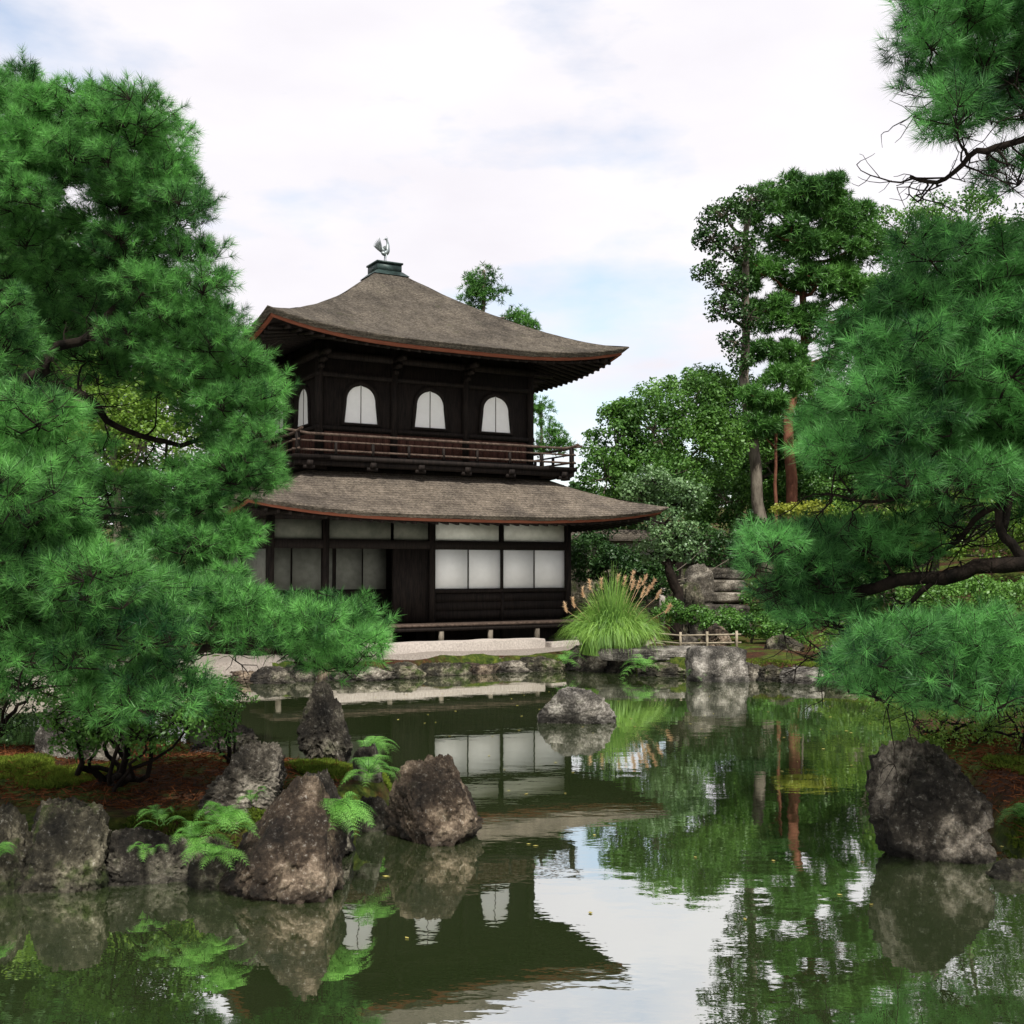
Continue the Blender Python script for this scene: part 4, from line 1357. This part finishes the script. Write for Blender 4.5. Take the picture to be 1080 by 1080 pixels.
# ferns
for i, (lb, px, py, z, n_, L_, az) in enumerate([
    ("bright fern hanging over the water right of the pyramid rock", 352, 866, .44, 24, .50, (-120, 30)),
    ("fern arching over the gap beside the reddish boulder", 388, 818, .52, 20, .40, None),
    ("tall fern fronds behind the small grey stone", 390, 797, .45, 18, .46, (-60, 130)),
    ("spreading fern between the pyramid rock and the low wide rock", 236, 872, .46, 24, .42, (-170, 10)),
    ("low fern between the low wide rock and the moss", 170, 868, .42, 14, .26, None),
    ("fern spilling down the front of the spit beside the low wide rock", 205, 890, .34, 16, .34, (-170, 0)),
    ("small fern drooping at the waterline left of the pyramid rock", 222, 905, .26, 16, .32, (-170, -10)),
    ("small fern sprig growing on the low wide rock", 155, 900, .22, 7, .22, (-160, -20)),
    ("fern at the photo's left edge by the waterline", -8, 910, .25, 10, .34, (-100, 40)),
    ("little fern clump between moss and the pyramid rock's top", 268, 842, .46, 9, .24, None)]):
    fern("fern", lb, PZ(px, py, z), n_, L_, 200 + i, group="ferns on the left spit", az=az)
for i, (lb, px, py, D) in enumerate([
    ("leafy green plant at the waterline left of the streaked stone", 596, 699, 24.2),
    ("leafy green plant under the overhanging slab", 680, 706, 23.3),
    ("small leafy plant at the foot of the square block", 735, 712, 22.7)]):
    fern("fern", lb, P(px, py, D), 15, (.62, .75, .45)[i], 230 + i, group="leafy plants at the far waterline", m=M['fern'], bits=9, tilt=50)

# ------------------------------------------------------------------ pampas grass
def pampas():
    rng = np.random.default_rng(5)
    base = P(646, 690, 24.9)
    root = empty("pampas_grass", base)
    tag(root, "big round clump of bright green pampas grass with orange plumes", "ornamental grass")
    bl = MB(); K = 9
    for i in range(2400):
        a = rng.uniform(0, 2 * np.pi); sp = rng.uniform(0, 1) ** .6
        h = rng.uniform(.9, 1.3) * (1.62 - .55 * sp)
        reach = (.08 + 1.0 * sp) * rng.uniform(.75, 1.1)
        t = np.linspace(0, 1, K)
        dr = np.array((math.cos(a), math.sin(a)))
        r = .05 + sp * .62 + (reach - sp * .42) * t ** 1.35
        z = h * (1.20 * t - (.22 + 1.0 * sp * rng.uniform(.6, 1)) * t ** 2.6)
        tw = rng.normal() * .18
        side = np.array((-dr[1], dr[0]))
        p = np.stack([dr[0] * r + side[0] * tw * t ** 2, dr[1] * r + side[1] * tw * t ** 2, z], 1)
        w_ = .011 * (1 - t * .93) + .001
        s3 = np.array((side[0], side[1], rng.normal() * .5)); s3 /= np.linalg.norm(s3)
        v = np.concatenate([p - s3 * w_[:, None], p + s3 * w_[:, None]])
        ii = np.arange(K - 1)
        bl.add(v, np.stack([ii, ii + 1, ii + 1 + K, ii + K], 1))
    bl.build("blades", M['grass'], root)
    spots = [(-30, -68), (-24, -76), (-12, -78), (6, -84), (14, -80), (22, -86), (28, -78), (34, -82), (38, -70), (42, -78), (32, -68), (46, -66), (56, -50), (-48, -50), (-40, -56), (20, -76)]
    for sx, sy in spots:
        e = np.array((sx * 24.9 / FPX, rng.uniform(-.3, .4), -sy * 24.9 / FPX * .93))
        st = MB().tube(wig([(e[0] * .1, 0, 0), (e[0] * .55, e[1] * .5, e[2] * .62), e], rng, .02, 8), np.linspace(.006, .003, 8), 4)
        s = st.build("plume_stalk", M['plume'], root)
        pl = MB()
        tipd = unit(np.array((e[0] * .35 + .12, e[1] * .3, .9)))
        n_ = 50; t = rng.uniform(-.08, .14, n_)
        pos = e + tipd * t[:, None]
        dd = unit(tipd[None] + rng.normal(size=(n_, 3)) * .45)
        v, f = needles(pos, dd, 2, .09, .014, .02, rng, 5, 45)
        pl.add(v, f).build("plume", M['plume'], s)
pampas()

# ------------------------------------------------------------------ near pines
g0 = lambda x, y: float(height(x, y)[0])
rng = np.random.default_rng(11)
# left pine
b0 = P(-150, 800, 10.6); b0[2] = g0(b0[0], b0[1])
T = [b0 - (0, 0, .1), P(-130, 640, 10.8), P(-165, 470, 11.0), P(-120, 300, 11.2), P(-60, 170, 11.4)]
boughs = [([T[3], P(-60, 420, 10.9), P(20, 405, 10.8), P(60, 372, 10.8), P(120, 330, 11.1), P(170, 250, 11.4)], .085),
          ([T[2], P(-40, 440, 11.2), P(60, 415, 11.5), P(125, 445, 11.9), P(190, 470, 12.1), P(250, 440, 12.2)], .06),
          ([T[1], P(-60, 690, 9.2), P(40, 696, 8.9), P(120, 712, 9.0), P(215, 690, 9.4), P(275, 690, 9.6), P(350, 672, 9.8)], .065),
          ([T[2], P(-20, 560, 12.0), P(80, 548, 12.6), P(150, 545, 13.0), P(215, 560, 13.2)], .07),
          ([T[1], P(-30, 610, 8.4), P(30, 560, 8.1), P(60, 520, 8.0)], .05),
          ([T[4], P(20, 190, 11.5), P(90, 160, 11.8), P(140, 130, 12.0)], .05),
          ([P(120, 330, 11.1), P(190, 350, 11.8), P(250, 380, 12.2), P(285, 420, 12.4)], .035)]
polysL = [([(-60, 85), (20, 84), (60, 100), (110, 98), (150, 96), (158, 118), (182, 160), (190, 205), (160, 200), (100, 175), (40, 200), (-60, 230)], 10.4, 12.4, 40),
          ([(100, 180), (188, 205), (212, 270), (228, 325), (195, 330), (150, 300), (110, 250)], 10.6, 12.2, 40),
          ([(-60, 200), (40, 200), (110, 250), (150, 300), (120, 340), (60, 330), (-60, 360)], 11.4, 12.8, 50),
          ([(140, 320), (228, 325), (262, 375), (276, 430), (270, 478), (248, 505), (225, 500), (228, 440), (200, 390), (140, 370)], 10.8, 12.4, 40),
          ([(40, 330), (120, 340), (150, 372), (205, 395), (225, 440), (190, 430), (120, 405), (50, 395)], 11.6, 12.8, 48),
          ([(-60, 300), (10, 310), (30, 350), (10, 392), (-60, 395)], 9.4, 10.2, 42),
          ([(-60, 425), (40, 430), (68, 470), (64, 520), (50, 560), (-60, 560)], 7.3, 8.4, 44),
          ([(-60, 560), (60, 565), (100, 600), (80, 640), (-60, 650)], 7.6, 8.6, 48),
          ([(60, 590), (110, 612), (160, 648), (200, 680), (205, 735), (150, 750), (60, 720), (-60, 690), (-60, 650)], 7.8, 8.8, 46),
          ([(120, 625), (200, 625), (250, 622), (300, 632), (345, 645), (382, 668), (392, 690), (372, 706), (335, 690), (290, 668), (220, 668), (150, 655)], 9.0, 10.0, 34),
          ([(150, 500), (250, 500), (235, 560), (200, 590), (150, 580)], 11.8, 13.0, 46),
          ([(190, 492), (232, 492), (228, 530), (190, 535)], 10.6, 11.4, 34),
          ([(180, 560), (250, 572), (240, 610), (170, 610)], 10.5, 11.6, 44),
          ([(-60, 395), (50, 400), (110, 425), (120, 560), (60, 560), (-60, 500)], 12.6, 13.6, 60)]
pads = np.concatenate([fill_poly(p_, d0, d1, s_ * .80, rng) for p_, d0, d1, s_ in polysL] + [np.array([P(*q) for q in ((276, 412, 11.0), (270, 452, 10.9), (258, 485, 10.9), (224, 512, 10.8), (205, 535, 10.8), (262, 378, 11.1), (272, 482, 11.3), (264, 505, 11.4), (246, 560, 11.0), (225, 575, 11.0))])])
pine("pine_tree", "large green pine filling the left side with layered boughs reaching over the pond", b0, T, boughs, pads, M['needle'], M['bark'], 21,
     R=.32, shoots=84, nn=56, L=.102, w=.0036, trunk_r=.19)

# right pine
b0 = P(1330, 800, 9.2); b0[2] = g0(b0[0], b0[1])
T = [b0 - (0, 0, .1), P(1310, 640, 9.1), P(1340, 470, 9.0), P(1300, 280, 8.9), P(1320, 60, 8.8), P(1290, -120, 8.8)]
boughs = [([T[1], P(1200, 560, 8.8), P(1080, 592, 8.6), P(1000, 603, 8.8), P(930, 622, 9.1), P(860, 640, 9.5), P(800, 622, 9.8)], .085),
          ([P(1080, 590, 8.6), P(1058, 560, 8.6), P(1050, 535, 8.6), P(1000, 575, 9.0), P(930, 600, 9.4)], .04),
          ([P(1058, 560, 8.6), P(1062, 500, 8.5), P(1000, 512, 8.6), P(930, 528, 8.8), P(870, 520, 9.0)], .028),
          ([T[2], P(1180, 440, 8.8), P(1080, 430, 8.7), P(990, 450, 8.8), P(900, 470, 9.1)], .055),
          ([T[3], P(1180, 300, 8.7), P(1080, 300, 8.7), P(990, 310, 9.0), P(930, 350, 9.3)], .05),
          ([T[4], P(1180, 100, 8.2), P(1080, 148, 8.0), P(1030, 165, 8.0), P(990, 190, 8.1), P(960, 186, 8.2)], .035),
          ([T[4], P(1180, 20, 8.4), P(1080, 75, 8.3), P(1020, 115, 8.2), P(970, 130, 8.2)], .035),
          ([T[1], P(1220, 680, 8.8), P(1100, 690, 8.4), P(1010, 712, 8.3), P(930, 735, 8.4)], .045),
          ([P(1000, 603, 8.8), P(950, 640, 9.0), P(900, 670, 9.3), P(870, 690, 9.6)], .024)]
polysR = [([(975, 15), (990, -20), (1130, -30), (1130, 110), (1060, 122), (998, 118), (968, 80)], 7.8, 9.0, 38),
          ([(1040, 165), (1075, 158), (1080, 180), (1045, 186)], 8.0, 8.4, 60),
          ([(962, 268), (1000, 246), (1280, 236), (1280, 330), (1000, 330), (950, 305)], 8.4, 9.8, 42),
          ([(915, 325), (950, 305), (1280, 320), (1280, 440), (940, 440), (890, 425)], 8.3, 9.8, 42),
          ([(885, 435), (940, 430), (1280, 430), (1280, 500), (990, 500), (915, 500), (880, 480)], 8.3, 9.8, 42),
          ([(806, 576), (828, 561), (885, 552), (950, 560), (960, 600), (900, 612), (850, 610), (818, 608)], 8.9, 10.2, 34),
          ([(812, 612), (855, 622), (885, 645), (840, 648), (815, 636)], 9.2, 10.4, 36),
          ([(895, 685), (960, 662), (1180, 655), (1180, 722), (1040, 730), (940, 730), (890, 716)], 8.0, 9.4, 36),
          ([(880, 468), (1180, 470), (1180, 520), (1000, 515), (900, 508)], 8.6, 9.8, 46),
          ([(950, 520), (1130, 520), (1130, 560), (960, 560)], 9.4, 10.4, 75)]
rng = np.random.default_rng(12)
pads = np.concatenate([fill_poly(p_, d0, d1, s_ * .85, rng) for p_, d0, d1, s_ in polysR])
pine("pine_tree", "pine leaning in from the right edge with long dark boughs over the water", b0, T, boughs, pads, M['needle_r'], M['bark'], 22,
     R=.30, shoots=50, nn=54, L=.125, w=.0036, trunk_r=.17)

# ------------------------------------------------------------------ shrubs on and near the spit
c_ = P(150, 752, 9.7)
shrub("azalea_bush", "dark azalea bush with twisted stems growing on the spit's red soil", c_, (.95, .6, .38), 301, M['azalea'], .045, 1.3, trunk=.035, stems=9,
      base=(*PZ(128, 815, .45)[:2], g0(*PZ(128, 815, .45)[:2])), lumpn=60, lumpr=.30)
c_ = P(245, 740, 10.9)
shrub("azalea_bush", "small round bush under the bough beside the dark upright rock", c_, (.28, .25, .22), 303, M['azalea'], .03, .9, trunk=.015, stems=5, lumpn=16)
c_ = P(-10, 745, 11.5)
shrub("azalea_bush", "dark bush at the photo's left edge behind the spit's stones", c_, (.55, .5, .5), 305, M['leaf_dark'], .04, .9, trunk=.03, stems=6, lumpn=24)
c_ = P(1000, 762, 12.6)
shrub("azalea_bush", "yellow green bush on the right bank behind the big boulder", c_, (.95, .6, .40), 307, M['leaf_lime'], .04, 1.1, trunk=.02, stems=9, lumpn=44, base=(c_[0] + .1, c_[1] + .1, g0(c_[0] + .1, c_[1] + .1)))
c_ = P(1090, 770, 11.6)
shrub("azalea_bush", "lime green bush at the right edge of the photo above the red soil", c_, (.5, .5, .4), 309, M['leaf_lime'], .035, .8, trunk=.02, stems=6, lumpn=24)
c_ = P(1085, 850, 9.3)
fern("grass_tuft", "bright green leafy tuft on the moss right of the big boulder", (c_[0], c_[1], g0(c_[0], c_[1])), 26, .30, 311, m=M['fern'], cat="plant")

# ------------------------------------------------------------------ garden behind the pond
def gp(px, D, off=0.0):
    x = (px - 540) / FPX * D
    return np.array((x, D, g0(x, D) + off))
fence_root = gp(716, 26.2)
fr = empty("bamboo_fence", fence_root)
tag(fr, "low weathered bamboo fence on the red soil behind the pampas grass", "fence")
M['bamboo'] = mat("grey_bamboo", (.20, .17, .12), .8, .2, (.36, .31, .23), 8, 5)
ft = [gp(px, D) - fence_root for px, D in ((690, 26.6), (717, 26.2), (745, 25.8), (776, 25.4))]
for q in ft:
    MB().tube([q - (0, 0, .1), q + (0, 0, .42)], .03, 8).build("fence_post", M['bamboo'], fr, smooth=True)
for zz in (.16, .34):
    MB().tube([ft[0] + (-.1, 0, zz), ft[1] + (0, 0, zz), ft[2] + (0, 0, zz), ft[3] + (.1, 0, zz)], .02, 8).build("fence_rail", M['bamboo'], fr, smooth=True)
# stone steps up the slope
st0 = gp(752, 30.5)
sr = empty("stone_steps", st0, math.radians(-8))
tag(sr, "worn stone garden steps rising behind the garden tree", "steps")
hs = [.0, .0, .0, .0, .0]
for i in range(5):
    z_ = (P(752, 652 - i * 13, 30.5 + i * .55)[2]) - st0[2]
    p_, f_ = rock_shape(2.0 - .12 * i, .75, .34, 400 + i, box=9, taper=.03, cuts=2, rough=.035, sub=4, sink=.0)
    p_ = p_ + np.array((.05 * i, i * .55, z_ - .30))
    MB().add(p_, f_).build("step", M['rock_grey'], sr, smooth=True)
for i, (lb, px, D, s_, t_) in enumerate([("square pale block stone left of the stone steps, upper one", 737, 31.6, (.9, .7, .8), 594),
                                         ("rounded stone left of the stone steps, lower one", 728, 30.2, (.8, .7, .7), 613),
                                         ("low dark stone at the foot of the stone steps", 745, 29.2, (1.0, .6, .45), 645)]):
    q = P(px, t_, D)
    gz = g0(q[0], q[1]); h_ = max(.3, q[2] - gz)
    p_, f_ = rock_shape(s_[0], s_[1], h_, 420 + i, box=6, taper=.15, cuts=6, rough=.08, sub=4)
    o = MB().add(p_, f_).build("retaining_stone", M[('rock_grey', 'rock_mossy', 'rock_dark')[i]], smooth=True)
    o.location = (q[0], q[1], gz); tag(o, lb, "rock")

# small white stone lantern glimpsed left of the garden tree
q = gp(698, 33)
ln = empty("stone_lantern", q); tag(ln, "tiny pale stone lantern glimpsed in the dark gap left of the garden tree", "lantern")
top_ = P(698, 588, 33)[2] - q[2]
MB().tube([(0, 0, -.1), (0, 0, top_ - .45)], .09, 10).build("pedestal", M['granite'], ln)
MB().tube([(0, 0, top_ - .45), (0, 0, top_ - .40)], .2, 6).build("platform", M['granite'], ln)
MB().tube([(0, 0, top_ - .40), (0, 0, top_ - .16)], .12, 6).build("light_box", M['granite'], ln)
MB().tube([(0, 0, top_ - .16), (0, 0, top_ - .11), (0, 0, top_)], [.25, .22, .03], 6).build("cap", M['granite'], ln)

# small roofed garden gate half hidden behind the garden tree
q = gp(640, 37)
gt = empty("garden_wall", q); tag(gt, "white plastered garden wall with dark roof seen between pavilion and garden tree", "wall")
z1 = P(640, 574, 37)[2] - q[2]; z2 = P(640, 562, 37)[2] - q[2]
MB().box(-1.6, 3.6, -.12, .12, z1 - .35, z1 + .15).build("plaster_wall", M['plaster'], gt)
MB().box(-1.62, 3.62, -.16, .16, -.3, z1 - .352).build("stone_base", M['rock_mossy'], gt)
v = [(-1.8, -.75, z1 + .1), (3.8, -.75, z1 + .1), (3.8, .75, z1 + .1), (-1.8, .75, z1 + .1), (-1.8, 0, z2 + .1), (3.8, 0, z2 + .1)]
MB().add(v, [np.array([(0, 1, 5, 4), (2, 3, 4, 5), (0, 3, 2, 1)]), np.array([(0, 4, 3), (1, 2, 5)])]).build("roof", M['roof'], gt)

# trees behind, left to right
def T3(px, D, py1, px1=None, D1=None):
    """trunk from the ground at px to py1"""
    b_ = gp(px, D, -.1); e = P(px1 if px1 is not None else px, py1, D1 or D)
    return [b_, (b_ * .55 + e * .45) + np.array((.1, 0, 0)), e]
back = [
    # name, label, crowns, trunk, r, leaf mat, bark, leaf, dens, needle
    ("broadleaf_tree", "dark broadleaf tree far left behind the left pine", [(-180, 420, 110, 90, 30), (-90, 380, 80, 80, 31), (-150, 530, 120, 80, 29), (-60, 480, 70, 60, 30)], T3(-130, 30, 430), .25, 'leaf_dark', .13, 1),
    ("broadleaf_tree", "yellow green maple glimpsed through the left pine's middle", [(95, 425, 75, 45, 27), (205, 432, 70, 45, 28), (150, 470, 70, 35, 27), (20, 450, 60, 50, 28)], T3(120, 27, 450), .16, 'leaf_lime', .11, 1),
    ("broadleaf_tree", "dark tree standing beyond the left pine's gaps", [(0, 520, 90, 75, 34), (100, 560, 90, 65, 34), (190, 540, 60, 60, 35), (40, 640, 110, 40, 30), (150, 640, 80, 40, 30)], T3(70, 34, 520), .22, 'leaf_dark', .12, 1),
    ("broadleaf_tree", "big dark tree behind the left pine's upper crown", [(60, 340, 80, 60, 36), (150, 320, 62, 55, 36), (-40, 300, 80, 70, 36), (185, 380, 50, 50, 36), (80, 270, 60, 40, 37), (20, 420, 80, 50, 36)], T3(60, 36, 330), .3, 'leaf_dark', .14, 1),
    ("conifer_tree", "slim dark conifer top rising behind the pavilion's upper roof", [(508, 296, 19, 12, 45), (512, 318, 25, 14, 45), (500, 306, 12, 10, 45), (545, 334, 14, 6, 45), (560, 345, 12, 5, 45), (520, 345, 26, 14, 45)], T3(510, 45, 285), .16, 'needle_far', .2, .75),
    ("conifer_tree", "thin conifer seen under the right end of the upper eave", [(572, 438, 10, 14, 42), (580, 458, 16, 9, 42), (568, 470, 14, 10, 42), (592, 470, 9, 5, 42), (560, 425, 8, 8, 42)], T3(571, 42, 425), .10, 'needle_far', .18, .8),
    ("broadleaf_tree", "bushy green tree directly right of the pavilion's balcony", [(650, 470, 34, 42, 38), (690, 455, 44, 48, 38), (725, 430, 38, 40, 39), (640, 505, 30, 30, 37), (690, 510, 50, 34, 37), (740, 470, 45, 45, 39), (655, 438, 24, 16, 38)], T3(690, 38, 470), .28, 'leaf_mid', .12, 1.1),
    ("broadleaf_tree", "rounded green tree behind the two tall trunks", [(775, 440, 46, 48, 44), (745, 412, 28, 26, 44), (805, 490, 54, 50, 44), (765, 530, 50, 32, 43), (850, 470, 45, 55, 45), (850, 530, 40, 36, 44)], T3(772, 44, 470), .28, 'leaf_mid', .12, 1.1),
    ("garden_tree", "pale leaved tree behind the lower roof's right tip", [(690, 508, 34, 14, 32), (675, 520, 24, 10, 32), (725, 520, 26, 12, 32), (712, 532, 34, 12, 32)], T3(712, 32.4, 525), .10, 'leaf_pale', .10, 1.2),
    ("garden_tree", "pruned garden tree with dark trunk left of the stone steps", [(700, 552, 24, 13, 29), (725, 562, 20, 12, 29), (700, 572, 32, 13, 29), (722, 583, 22, 10, 29), (688, 585, 20, 9, 29)], [gp(712, 29, -.1), P(713, 620, 29), P(710, 590, 29), P(706, 556, 29)], .17, 'leaf_pale', .085, 1.1),
    ("bush", "dark bush beside the pavilion's right wall", [(622, 590, 26, 26, 32), (650, 600, 26, 26, 31.5), (630, 560, 20, 16, 33), (675, 610, 22, 22, 31)], T3(640, 32, 600), .06, 'leaf_dark', .09, 1.1),
    ("bush", "dark bush filling the gap behind the pampas grass plumes", [(660, 625, 26, 16, 30), (690, 610, 22, 20, 31), (745, 575, 22, 22, 33), (770, 590, 24, 24, 33), (795, 575, 26, 30, 33)], T3(680, 30.5, 620), .05, 'leaf_dark', .09, 1.1),
    ("bush", "low blue green bush at the foot of the garden tree", [(712, 645, 24, 12, 28), (735, 650, 16, 9, 28)], T3(715, 28, 645), .04, 'leaf_mid', .07, 1.2),
    ("bush", "long low hedge bush below the stone steps", [(765, 655, 30, 13, 27.5), (800, 660, 30, 14, 27.2), (830, 668, 25, 12, 27)], T3(790, 27.3, 655), .04, 'azalea', .07, 1.2),
    ("bush", "bright green bush behind the right pine's lower bough", [(905, 675, 45, 18, 24), (960, 668, 40, 16, 24.5), (1010, 680, 40, 16, 24)], T3(950, 24.2, 670), .05, 'leaf_lime', .07, 1.1),
    ("bush", "dark green hedge under the right pine's main bough", [(860, 630, 50, 26, 30), (930, 628, 55, 28, 30), (1010, 635, 60, 30, 29), (1090, 640, 60, 30, 28), (810, 632, 28, 20, 31)], T3(940, 30, 630), .08, 'leaf_mid', .09, 1.1),
    ("bush", "small yellow shrub at the foot of the tall leaning trunk", [(842, 540, 22, 6, 33), (858, 536, 16, 6, 33), (826, 538, 14, 5, 33)], T3(842, 33, 540), .05, 'leaf_yellow', .10, 1.2),
    ("broadleaf_tree", "lime green maple glowing behind the right pine's bare branches", [(900, 565, 55, 32, 34), (970, 560, 60, 36, 34), (1040, 555, 60, 40, 33), (1110, 560, 60, 40, 33)], T3(985, 34, 560), .15, 'leaf_lime', .11, 1.1),
    ("broadleaf_tree", "tall dark green tree behind the right pine", [(960, 250, 45, 40, 46), (1020, 240, 50, 40, 46), (1110, 350, 70, 70, 45), (960, 420, 70, 70, 46), (1050, 380, 80, 80, 46), (900, 460, 55, 60, 45), (1130, 430, 80, 90, 46), (1000, 300, 60, 60, 48), (1090, 290, 60, 50, 47), (940, 340, 40, 50, 46)], T3(1000, 46, 380), .35, 'leaf_mid', .14, 1.0),
    ("broadleaf_tree", "dark tree standing beyond the right pine's upper boughs", [(1180, 300, 90, 90, 40), (1240, 400, 90, 90, 38), (1130, 470, 60, 60, 40), (1110, 260, 60, 50, 41)], T3(1180, 40, 400), .3, 'leaf_dark', .15, .9),
    ("broadleaf_tree", "dark tree outside the frame's right side on the slope", [(1230, 480, 110, 120, 36), (1300, 560, 120, 90, 34), (1180, 580, 70, 60, 34)], T3(1240, 35, 500), .3, 'leaf_dark', .15, .8),
]
for i, (nm, lb, cr, tk, r_, mm, lf_, dn_) in enumerate(back):
    gname = {"broadleaf_tree": "trees behind the garden", "bush": "bushes behind the pond", "garden_tree": "pruned garden trees", "conifer_tree": "conifers behind the pavilion"}[nm]
    tree(nm, lb, cr, tk, r_, M[mm], M['bark_grey'] if nm != "garden_tree" else M['bark'], 500 + i, leaf=lf_, dens=dn_, cat="bush" if nm == "bush" else "tree", group=gname,
         needle=(mm == 'needle_far'), lump=.30, fill=1.8 if 'bushy green' in lb or 'rounded green' in lb else 1.15)

# the two tall trees with bare trunks
tree("tall_tree", "tall dark tree with a grey leaning bare trunk, left of the red trunked one",
     [(790, 212, 24, 16, 40), (765, 228, 26, 16, 40), (750, 252, 18, 14, 40), (775, 262, 26, 16, 40), (746, 285, 14, 14, 40), (770, 300, 24, 14, 40), (762, 325, 18, 14, 40), (790, 335, 18, 14, 40), (775, 362, 14, 14, 40), (785, 385, 14, 10, 40)],
     [gp(809, 39.5, -.1), P(803, 545, 39.7), P(790, 450, 40), P(783, 380, 40.6), P(785, 300, 40.8), P(790, 225, 40.8)], .25, M['leaf_dark'], M['bark_grey'], 701, leaf=.14, dens=1.1, lump=.40, fill=1.5, group="tall trees on the right")
tree("tall_tree", "tall pine with a red bare trunk and broad layered crown",
     [(850, 205, 48, 18, 42), (815, 222, 30, 16, 42), (880, 225, 40, 18, 42), (835, 255, 44, 18, 42), (900, 262, 40, 20, 42), (810, 290, 34, 16, 42), (865, 298, 46, 18, 42), (915, 310, 30, 16, 42), (815, 330, 36, 16, 42), (870, 340, 40, 16, 42), (905, 360, 30, 14, 42), (820, 372, 34, 12, 42), (862, 385, 30, 12, 42)],
     [gp(834, 41.5, -.1), P(833, 520, 42), P(831, 440, 42), P(846, 370, 42.6), P(850, 300, 42.8), P(850, 220, 42.8)], .24, M['needle_far'], M['bark_red'], 702, leaf=.24, dens=2.0, lump=.34, fill=1.4, needle=True, group="tall trees on the right")
tree("tall_tree", "lower pine branch layers hanging around the red trunk",
     [(830, 398, 26, 9, 40), (800, 420, 26, 9, 39.5), (810, 428, 18, 8, 40), (855, 408, 22, 10, 40), (800, 450, 22, 8, 39.5), (875, 430, 22, 12, 40)],
     [gp(818, 40.6, -.1), P(818, 520, 40.6), P(820, 410, 40.4)], .09, M['needle_far'], M['bark_red'], 703, leaf=.24, dens=2.0, lump=.34, fill=1.4, needle=True, group="tall trees on the right")

# far woods that close the view
rng = np.random.default_rng(77)
def woods(lab, spans, seed, m):
    rng = np.random.default_rng(seed)
    ps, ns = [], []
    for x0, x1, y0, y1, h0, h1, n_ in spans:
        for i in range(n_):
            x = rng.uniform(x0, x1); y = rng.uniform(y0, y1); hh_ = rng.uniform(h0, h1)
            r = hh_ * .36
            g_ = g0(x, y)
            nl = 60
            sd = sphere_dirs(nl, rng, .2)
            c = np.array((x, y, g_ + hh_ * .58)) + sd * np.array((r, r, hh_ * .42)) * rng.uniform(.5, 1, (nl, 1))
            d2 = sphere_dirs(nl * 70, rng, .25)
            ps.append(np.repeat(c, 70, 0) + d2 * .8 * rng.uniform(.4, 1, (nl * 70, 1)) * r * .28); ns.append(d2)
    ps = np.concatenate(ps); ns = np.concatenate(ns)
    v, f = quads(ps, unit(ns * .6 + rng.normal(size=ns.shape) * .5 + np.array((0, 0, .5))), .34, rng, .6)
    tag(MB().add(v, f).build("woods", m), lab, "woods", kind="stuff")
woods("dark woodland mass closing the view behind the garden", [(-75, -16, 42, 70, 13, 18, 44), (-40, -16, 33, 42, 12, 15, 26), (18, 80, 52, 80, 8, 13, 30), (-10, 22, 60, 80, 4, 5.5, 22), (10, 26, 46, 56, 5, 7, 8)], 78, M['leaf_dark'])

# a few leaves afloat
rng = np.random.default_rng(404)
q = scatter([(-1, 7), (4, 7), (6, 18), (5, 22), (-3, 21), (-1, 12)], 90, rng)
M['afloat'] = leaf_mat("floating_leaf", (.12, .09, .02), (.45, .40, .12), trans=.0)
v, f = quads(np.stack([q[:, 0], q[:, 1], q[:, 0] * 0 + .006], 1), unit(rng.normal(size=(len(q), 3)) * .03 + np.array((0, 0, 1.))), .05, rng, .6)
tag(MB().add(v, f).build("floating_leaves", M['afloat']), "tiny fallen leaves floating on the open water", "fallen leaves", kind="stuff")
